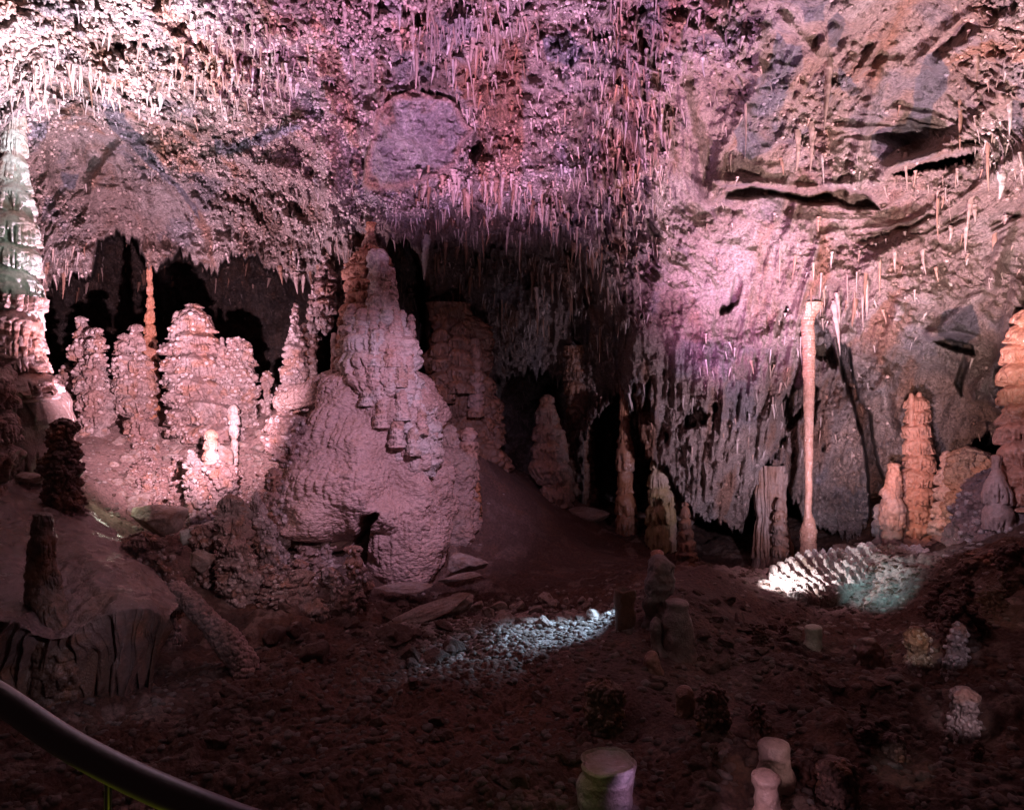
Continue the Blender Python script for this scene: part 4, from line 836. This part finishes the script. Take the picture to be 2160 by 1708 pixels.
scatter(40, (1470,1680), (1240,1420), lambda a, b: lerp(8.8, 6.9, (b - 1240) / 180), (.04, .12), 'stones on the dark right slope', 'flat brown stone on the dark slope below the bright rock', 5)
NUB = []
for s_ in range(6):
    w1 = 10 + 5 * (s_ % 3)
    V_, Q_, c_ = body([(0, -w1 * .5, w1 * .4), (8, -w1, w1), (22 + 6 * s_, -w1 * 1.1, w1 * 1.2), (40 + 6 * s_, -w1 * 1.3, w1 * 1.3)], 11, seed=400 + s_, col=(PINK, PALE if s_ % 2 else TAN), caps=1, ks=.075, ka=.06, lump=.8, tier=0, res=1.9, ext=.1, nod=1)
    V_ = V_ - np.array([V_[:, 0].mean(), V_[:, 1].mean(), V_[:, 2].min() + .12]); q_ = mesh_from('popcorn_nub', V_, Q_, c_); q_.materials.append(M_pop); NUB.append(q_)
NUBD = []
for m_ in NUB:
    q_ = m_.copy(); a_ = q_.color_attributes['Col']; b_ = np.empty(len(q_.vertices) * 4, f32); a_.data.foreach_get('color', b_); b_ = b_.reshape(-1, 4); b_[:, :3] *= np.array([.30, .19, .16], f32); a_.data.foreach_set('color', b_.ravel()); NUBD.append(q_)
def nubs(n, ur, vr, Yf, group, label, sc=(.5, 1.3), dark=False):
    for k_ in range(n):
        uu = r3.uniform(*ur); vv = r3.uniform(*vr); Y = Yf(uu, vv); x = (uu - CU) / F * Y
        o_ = bpy.data.objects.new('popcorn_nub', (NUBD if dark else NUB)[int(r3.integers(6))]); COL.objects.link(o_); o_.location = (x, Y, gz(x, Y)); q = r3.uniform(*sc)
        o_.scale = (q * r3.uniform(.8, 1.5), q * r3.uniform(.8, 1.5), q); o_.rotation_euler = (r3.uniform(-.25, .25), r3.uniform(-.25, .25), r3.uniform(0, 6)); tag(o_, label, 'popcorn nub', group)
nubs(70, (280,610), (915,1060), lambda a, b: lerp(13.2, 10.8, (b - 890) / 170), 'popcorn nubs on the pink slope', 'knobbly popcorn nub on the pink lit slope below the shelf stalagmites', (.3, .85))
nubs(30, (480,760), (1120,1300), lambda a, b: lerp(10.8, 8.8, (b - 1120) / 180), 'popcorn nubs before the great mound', 'popcorn crusted nub on the ground left of the great mound foot', (.4, 1.0))
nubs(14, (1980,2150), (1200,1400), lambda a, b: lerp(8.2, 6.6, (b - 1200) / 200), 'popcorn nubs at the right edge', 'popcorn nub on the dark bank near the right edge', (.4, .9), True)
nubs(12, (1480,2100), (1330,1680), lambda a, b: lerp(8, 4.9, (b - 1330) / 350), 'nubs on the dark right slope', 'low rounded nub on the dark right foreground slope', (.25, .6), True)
# gravel (stuff): tiny pebbles everywhere
V0, Q0, c0 = rock(950, 5, .2)
V0 = V0.reshape(-1, 3); NP = 9000; VV = []; QQ = []; CCs = []
for k_ in range(NP):
    if k_ < 2500: x = r3.normal(.1, .75) - .2; y = r3.normal(8.7, .6)
    elif k_ < 4500: x = r3.normal(-5, 1.6); y = r3.normal(12, 1.1)
    elif k_ < 5500: x = r3.normal(5, .9); y = r3.normal(9.5, .8)
    else: a_ = r3.uniform(-.66, .66); d_ = r3.uniform(4.3, 8.5); x = math.sin(a_) * d_; y = math.cos(a_) * d_
    s = abs(r3.normal(.022, .012)) + .012
    a_ = r3.uniform(0, 6); ca, sa = math.cos(a_), math.sin(a_); W = V0 * np.array([s * r3.uniform(.8, 1.6), s, s * .6])
    W = np.stack([W[:, 0] * ca - W[:, 1] * sa, W[:, 0] * sa + W[:, 1] * ca, W[:, 2]], -1) + np.array([x, y, gz(x, y)])
    VV.append(W); QQ.append(Q0 + len(V0) * k_)
    cc = lerp(BROWN * .6, np.array([.42, .34, .31]) * (1 if k_ < 5500 else .45), r3.random() ** 1.5); 
    CCs.append(np.repeat(cc[None], len(V0), 0))
o = link('gravel', mesh_from('gravel', np.concatenate(VV), np.concatenate(QQ), np.concatenate(CCs)), M_stone); tag(o, 'loose gravel scattered over the cave floor', 'gravel', kind='stuff')
print('rocks', time.time() - T0)

# ------------------------------------------------------------------ stalactites
def icicle(seed, L=1.0, r=.06, n=44, m=12, bend=.04):
    t = np.linspace(0, 1, n); th = np.linspace(0, 2 * math.pi, m, endpoint=False)
    rg = np.random.default_rng(seed)
    prof = (1 - t) ** rg.uniform(.55, .9) * (1 + .16 * np.sin(t * rg.uniform(14, 26) + rg.uniform(0, 6)) * (1 - t)) + .03
    prof[-1] = .005
    ax = bend * np.sin(t * 3 + rg.uniform(0, 6)) ; ay = bend * np.sin(t * 2.3 + rg.uniform(0, 6))
    r_ = r * prof[:, None] * (1 + .16 * np.sin(th * 3 + rg.uniform(0, 6))[None] + .2 * rg.normal(size=(n, m)) * .5)
    return np.stack([(ax - ax[0])[:, None] + r_ * np.cos(th), (ay - ay[0])[:, None] + r_ * np.sin(th), -t[:, None] * L + 0 * r_], -1), gridquads(n, m, True)
VAR = []
for s_ in range(10):
    V_, Q_ = icicle(s_, r=.055 + .02 * (s_ % 3))
    for ck, cc in enumerate((PALE * .95, TAN * 1.05, RUST * .45 + TAN * .55, BROWN * 1.6)):
        me_ = mesh_from('stalactite', V_, Q_, np.zeros((V_.shape[0] * V_.shape[1], 3)) + cc); me_.materials.append(M_tite); VAR.append(me_)
r4 = np.random.default_rng(5)
ZON = [ # n, sampler, length range, radius scale, colour weights, label, group
 (70, lambda: (lambda a: (a, np.interp(a, [880,930,1019,1097,1155,1258,1300], [425,405,425,430,460,560,650]) - r4.uniform(0, 60)))(r4.uniform(880,1300)), (.15,.5), .8, (1,1,3,2), 'thin pink stalactite in the fringe over the dark central recess', 'stalactites fringing the central recess'),
 (55, lambda: (r4.uniform(10,640), r4.uniform(40,235)), (.12,.35), .7, (0,1,1,1), 'small pale stalactite on the brightly lit left ceiling', 'stalactites on the bright left ceiling'),
 (16, lambda: (r4.uniform(1710,1830), r4.uniform(575,665)), (.2,.6), .6, (1,1,2,3), 'long stalactite hanging beside the top of the long column', 'stalactites beside the long column'),
 (45, lambda: (r4.uniform(920,1300), r4.uniform(470,720)), (.3,.8), .8, (1,3,3,3), 'dim stalactite on the curtain inside the central recess', 'stalactites inside the central recess'),
 (30, lambda: (r4.uniform(90,690), np.interp(0, [0], [0]) + r4.uniform(555,610)), (.2,.6), .9, (1,3,1,3), 'dark stalactite along the lip of the left alcove', 'stalactites along the left alcove'),
 (25, lambda: (r4.uniform(690,1050), r4.uniform(0,130)), (.2,.6), .8, (0,1,1,1), 'magenta lit stalactite near the top middle of the ceiling', 'stalactites at the top middle'),
 (25, lambda: (r4.uniform(1480,2140), r4.uniform(30,560)), (.2,.75), .6, (1,1,2,0), 'slender soda straw on the right wall', 'soda straws on the right wall'),
 (12, lambda: (r4.uniform(1900,2150), r4.uniform(360,640)), (.2,.5), .8, (0,1,1,2), 'short stalactite under the slanting ledge of the right wall', 'stalactites under the right ledge')]
def hang(uu, vv, L, rs, cw, label, group):
    p, _ = wallpt(uu, vv); L = L
    o_ = bpy.data.objects.new('stalactite', VAR[int(r4.integers(10)) * 4 + int(cw[int(r4.integers(4))])]); COL.objects.link(o_)
    o_.location = (p[0], p[1] - .02, p[2] + .06); o_.scale = (rs, rs, L); o_.rotation_euler = (0, 0, r4.uniform(0, 6)); tag(o_, label, 'stalactite', group)
for n_, sm_, (a_, b_), rs, cw, lb, gr in ZON:
    for k_ in range(n_): uu, vv = sm_(); hang(uu, vv, r4.uniform(a_, b_), rs * r4.uniform(.35, .85), cw, lb, gr)
tag(COL.objects[-1], ZON[-1][5], 'stalactite', ZON[-1][6])
hang(898, 500, .9, 1.0, (0,0,0,0), 'long white tipped stalactite hanging alone right of the great stalagmite', None)
hang(1761, 640, .8, .8, (1,1,1,1), 'longest stalactite hanging over the dark crack in the right wall', None)
hang(1748, 135, 1.0, .7, (1,1,1,1), 'long thin soda straw high on the right wall', None)
# merged small ones
V2, Q2 = icicle(77, r=.06, n=12, m=6); V2 = V2.reshape(-1, 3)
VV = []; QQ = []; CCs = []; k2 = 0
tries = 0
while k2 < 3600 and tries < 30000:
    tries += 1
    uu = r4.uniform(-200, 2360); vv = r4.uniform(-100, 1000)
    i = int((vv + 160) / 1.9); j = int((uu + 260) / 1.9)
    dens = .25 + .75 * flute[i, j]; dens *= (1 - .95 * smooth[i, j]) * (1 - slabm[i, j]); dens *= .35 + .65 * tm[i, j]
    if vv < 450: dens *= 1.4
    if uu > 1330 and vv > 560: dens *= .35
    if r4.random() > dens: continue
    p, c = wallpt(uu, vv)
    L = r4.uniform(.06, .20) * (1 + .6 * flute[i, j]) * r4.uniform(.5, 1.4); rs = r4.uniform(.22, .5) * (.7 + L)
    a_ = r4.uniform(0, 6); ca, sa = math.cos(a_), math.sin(a_); W = V2 * np.array([rs, rs, L])
    W = np.stack([W[:, 0] * ca - W[:, 1] * sa, W[:, 0] * sa + W[:, 1] * ca, W[:, 2]], -1) + p + np.array([0, -.03, .05])
    VV.append(W); QQ.append(Q2 + len(V2) * k2); k2 += 1
    cc = lerp(c, PALE if r4.random() > .35 else RUST * 1.2, r4.uniform(.05, .4)); CCs.append(np.repeat(cc[None], len(V2), 0))
o = link('small_stalactites', mesh_from('small_stalactites', np.concatenate(VV), np.concatenate(QQ), np.concatenate(CCs)), M_tite)
tag(o, 'countless tiny stalactites bristling over ceiling and walls', 'stalactites', kind='stuff')
print('tites', k2, time.time() - T0)

# ------------------------------------------------------------------ railing
def metal():
    m = bpy.data.materials.new('dark_metal'); m.use_nodes = True; b = m.node_tree.nodes['Principled BSDF']
    b.inputs['Base Color'].default_value = (.13, .12, .13, 1); b.inputs['Metallic'].default_value = 1; b.inputs['Roughness'].default_value = .4
    n = m.node_tree.nodes.new('ShaderNodeTexNoise'); n.inputs['Scale'].default_value = 60; n.inputs['Detail'].default_value = 6
    r = m.node_tree.nodes.new('ShaderNodeMapRange'); r.inputs['To Min'].default_value = .32; r.inputs['To Max'].default_value = .5
    m.node_tree.links.new(n.outputs['Fac'], r.inputs['Value']); m.node_tree.links.new(r.outputs['Result'], b.inputs['Roughness']); return m
MM = metal()
rail = empty('handrail', at(228, 1640, 1.25), 'curved dark steel handrail crossing the bottom left corner', 'railing')
rl = np.array(rail.location)
def smooth_tube(pts, r, n=120, m=28):
    V_, Q_, c_ = tube(pts, [r] * len(pts), m, 0, 0, .1, (PALE, PALE), n, 0); return V_ - rl, Q_, c_
tp_ = [at(-260,1330,1.55), at(-120,1400,1.45), at(0,1472,1.35), at(130,1560,1.27), at(270,1635,1.2), at(420,1700,1.14), at(560,1752,1.1), at(760,1810,1.05)]
V_, Q_, c_ = smooth_tube(tp_, .026); link('rail', mesh_from('rail', V_, Q_, c_), MM, rail)
V_, Q_, c_ = smooth_tube([at(228, 1620, 1.235), at(228, 1700, 1.235), at(228, 1900, 1.235), at(228, 2100, 1.235)], .0065, 40, 16); link('post', mesh_from('post', V_, Q_, c_), MM, rail)

# ------------------------------------------------------------------ lights
def lamp(name, kind, pos, energy, color, target=None, size=.15, angle=60, blend=.5):
    l = bpy.data.lights.new(name, kind); l.energy = energy; l.color = color; l.shadow_soft_size = size
    o_ = bpy.data.objects.new(name, l); COL.objects.link(o_); o_.location = pos
    if kind == 'SPOT':
        l.spot_size = math.radians(angle); l.spot_blend = blend
        o_.rotation_euler = (Vector(target) - Vector(pos)).to_track_quat('-Z', 'Y').to_euler()
    return o_
WHITE = (1, .92, .98); LIL = (.95, .78, 1); PK = (1, .66, .72); MAG = (1, .45, .85); CY = (.62, .92, 1); TN = (1, .78, .68); GRN = (.9, 1, .75)
# key for the left: low lamp in the hollow before the shelf
lamp('shelf_lamp', 'SPOT', at(480, 860, 7.3), 4200, (1, .62, .78), at(370, 830, 13.0), .04, 56, .8)
lamp('shelf_up_lamp', 'SPOT', at(330, 1010, 9.4), 2700, (.95, .64, .86), at(330, 330, 11.5), .05, 100, .8)
lamp('ceiling_lamp', 'SPOT', at(260, 540, 7.0), 3100, (.94, .84, 1), at(170, -20, 8.6), .08, 88, 1)
lamp('column_lamp', 'SPOT', at(300, 600, 7.4), 110, (.85, 1, .92), at(20, 440, 9.3), .08, 46, .7)
lamp('hollow_lamp', 'POINT', at(255, 1050, 9.9), 4, GRN, size=.04)
lamp('mound_lamp', 'SPOT', at(1060, 640, 6.8), 640, (.90, .60, .95), at(850, 940, 11), .06, 62, .7)
lamp('middle_lamp', 'SPOT', at(1030, 930, 6.2), 4500, (.84, .47, .90), at(1040, -160, 9.5), .10, 84, .8)
lamp('recess_fill', 'SPOT', at(1130, 900, 8.5), 120, (.86, .62, .78), at(1130, 600, 15), .08, 58, 1)  # added fill without a source, keeps the recess curtain visible
lamp('debris_fill', 'SPOT', at(720, 980, 6.4), 130, (1, .64, .74), at(530, 1170, 9.5), .04, 50, .9)  # added fill for the popcorn stalagmites outside the shelf beam
lamp('right_lamp', 'SPOT', at(1700, 1120, 8.2), 3700, (.93, .60, .80), at(1800, 150, 9.5), .12, 100, .9)
lamp('right_far_lamp', 'SPOT', at(2100, 900, 6.2), 1900, (1, .76, .74), at(2000, 300, 9.5), .12, 100, .9)
lamp('magenta_lamp', 'SPOT', at(1440, 900, 10), 700, (1, .42, .95), at(1590, 560, 12), .12, 80, 1)
lamp('right_low_lamp', 'SPOT', at(1850, 1120, 8.0), 1400, (.84, .69, .93), at(1620, 830, 13), .1, 80, .9)
lamp('salmon_lamp', 'SPOT', at(1820, 1000, 9.2), 220, (1, .58, .48), at(1940, 970, 11.6), .05, 50, .25)
lamp('violet_lamp', 'SPOT', at(1900, 960, 8.0), 90, (.85, .7, 1), at(2090, 1040, 9.8), .05, 60, .5)
lamp('rubble_lamp', 'SPOT', (1.75, 8.9, -1.75), 560, (.42, .70, 1), (.6, 8.2, -2.9), .02, 50, .8)
lamp('ribbed_lamp', 'SPOT', at(1560, 1190, 9.5), 130, (1, .93, .97), at(1760, 1245, 9.9), .02, 60, .5)
lamp('ribbed_cyan_lamp', 'SPOT', at(1870, 1225, 8.2), 42, (.45, .92, 1), at(1850, 1222, 10), .02, 62, 1)
lamp('ledge_spec_fill', 'SPOT', at(420, 1200, 5.2), 22, (.85, .75, 1), at(260, 1360, 6.3), .03, 60, .6)  # added light, put in for highlights on the wet drapery
lamp('violet_stump_lamp', 'SPOT', at(1380, 1640, 4.3), 5, (.85, .5, 1), at(1300, 1660, 4.75), .05, 40, .5)
lamp('green_stump_lamp', 'POINT', at(1180, 1600, 4.4), .5, (.8, 1, .3), size=.05)
lamp('rail_under_lamp', 'POINT', at(60, 1900, 1.3), .1, (.8, .85, .04), size=.15)
lamp('rail_lamp', 'POINT', at(270, 1880, 1.15), .1, (.8, .85, .04), size=.03)
lamp('rail_top_lamp', 'POINT', at(500, 700, 3.5), 5, (.95, .8, 1), size=.2)
def stump_spot(name, key, off, e, c, ang, size=.03):
    p = [q for k, q in SPOS.items() if key in k][0]; lamp(name, 'SPOT', p + np.array(off), e, c, p, size, ang, .35)
stump_spot('stump_lamp', 'wet orange and', (-.45, -.75, .45), 16, (1, .66, .86), 36)
stump_spot('dome_lamp', 'round topped pale', (.35, -.7, .5), 7, (1, .72, .72), 22)
stump_spot('flare_lamp', 'flared popcorn', (-.3, -.9, .5), 15, (1, .76, .92), 22)
stump_spot('cream_lamp', 'cream domed', (-.5, -.8, .5), 13, (1, .86, .76), 20)
stump_spot('slender_lamp', 'slender violet', (-.4, -.9, .5), 8, (.9, .76, 1), 24)
stump_spot('stub_lamp', 'flat topped stub', (-.4, -.9, .6), 3.5, (.95, .95, .85), 26)
stump_spot('cluster_fill', 'large smooth', (.6, -1.6, 1.2), 9, (1, .78, .80), 60, .1)  # faint added fill so the stump cluster stays visible
lamp('edge_lamp', 'SPOT', at(2060, 1200, 6.0), 9, (1, .75, .65), at(2145, 1275, 6.9), .02, 30, .2)
lamp('pebble_lamp', 'SPOT', at(1850, 1540, 4.4), 5, (1, .88, .95), at(1905, 1635, 5.0), .02, 26, .2)
w_ = bpy.data.worlds.new('World'); scene.world = w_; w_.use_nodes = True
w_.node_tree.nodes['Background'].inputs[0].default_value = (1, .52, .50, 1); w_.node_tree.nodes['Background'].inputs[1].default_value = .016

cam = bpy.data.cameras.new('camera'); co = bpy.data.objects.new('camera', cam); COL.objects.link(co)
cam.sensor_width = 36; cam.lens = 36 * F / 2160; co.rotation_euler = (math.pi / 2, 0, 0); cam.clip_start = .05; cam.clip_end = 200
scene.camera = co
scene.view_settings.view_transform = 'Standard'; scene.view_settings.look = 'None'; scene.view_settings.exposure = 0; scene.view_settings.gamma = 1
scene.render.engine = 'CYCLES'
scene.cycles.max_bounces = 4; scene.cycles.diffuse_bounces = 3
print('done', time.time() - T0)
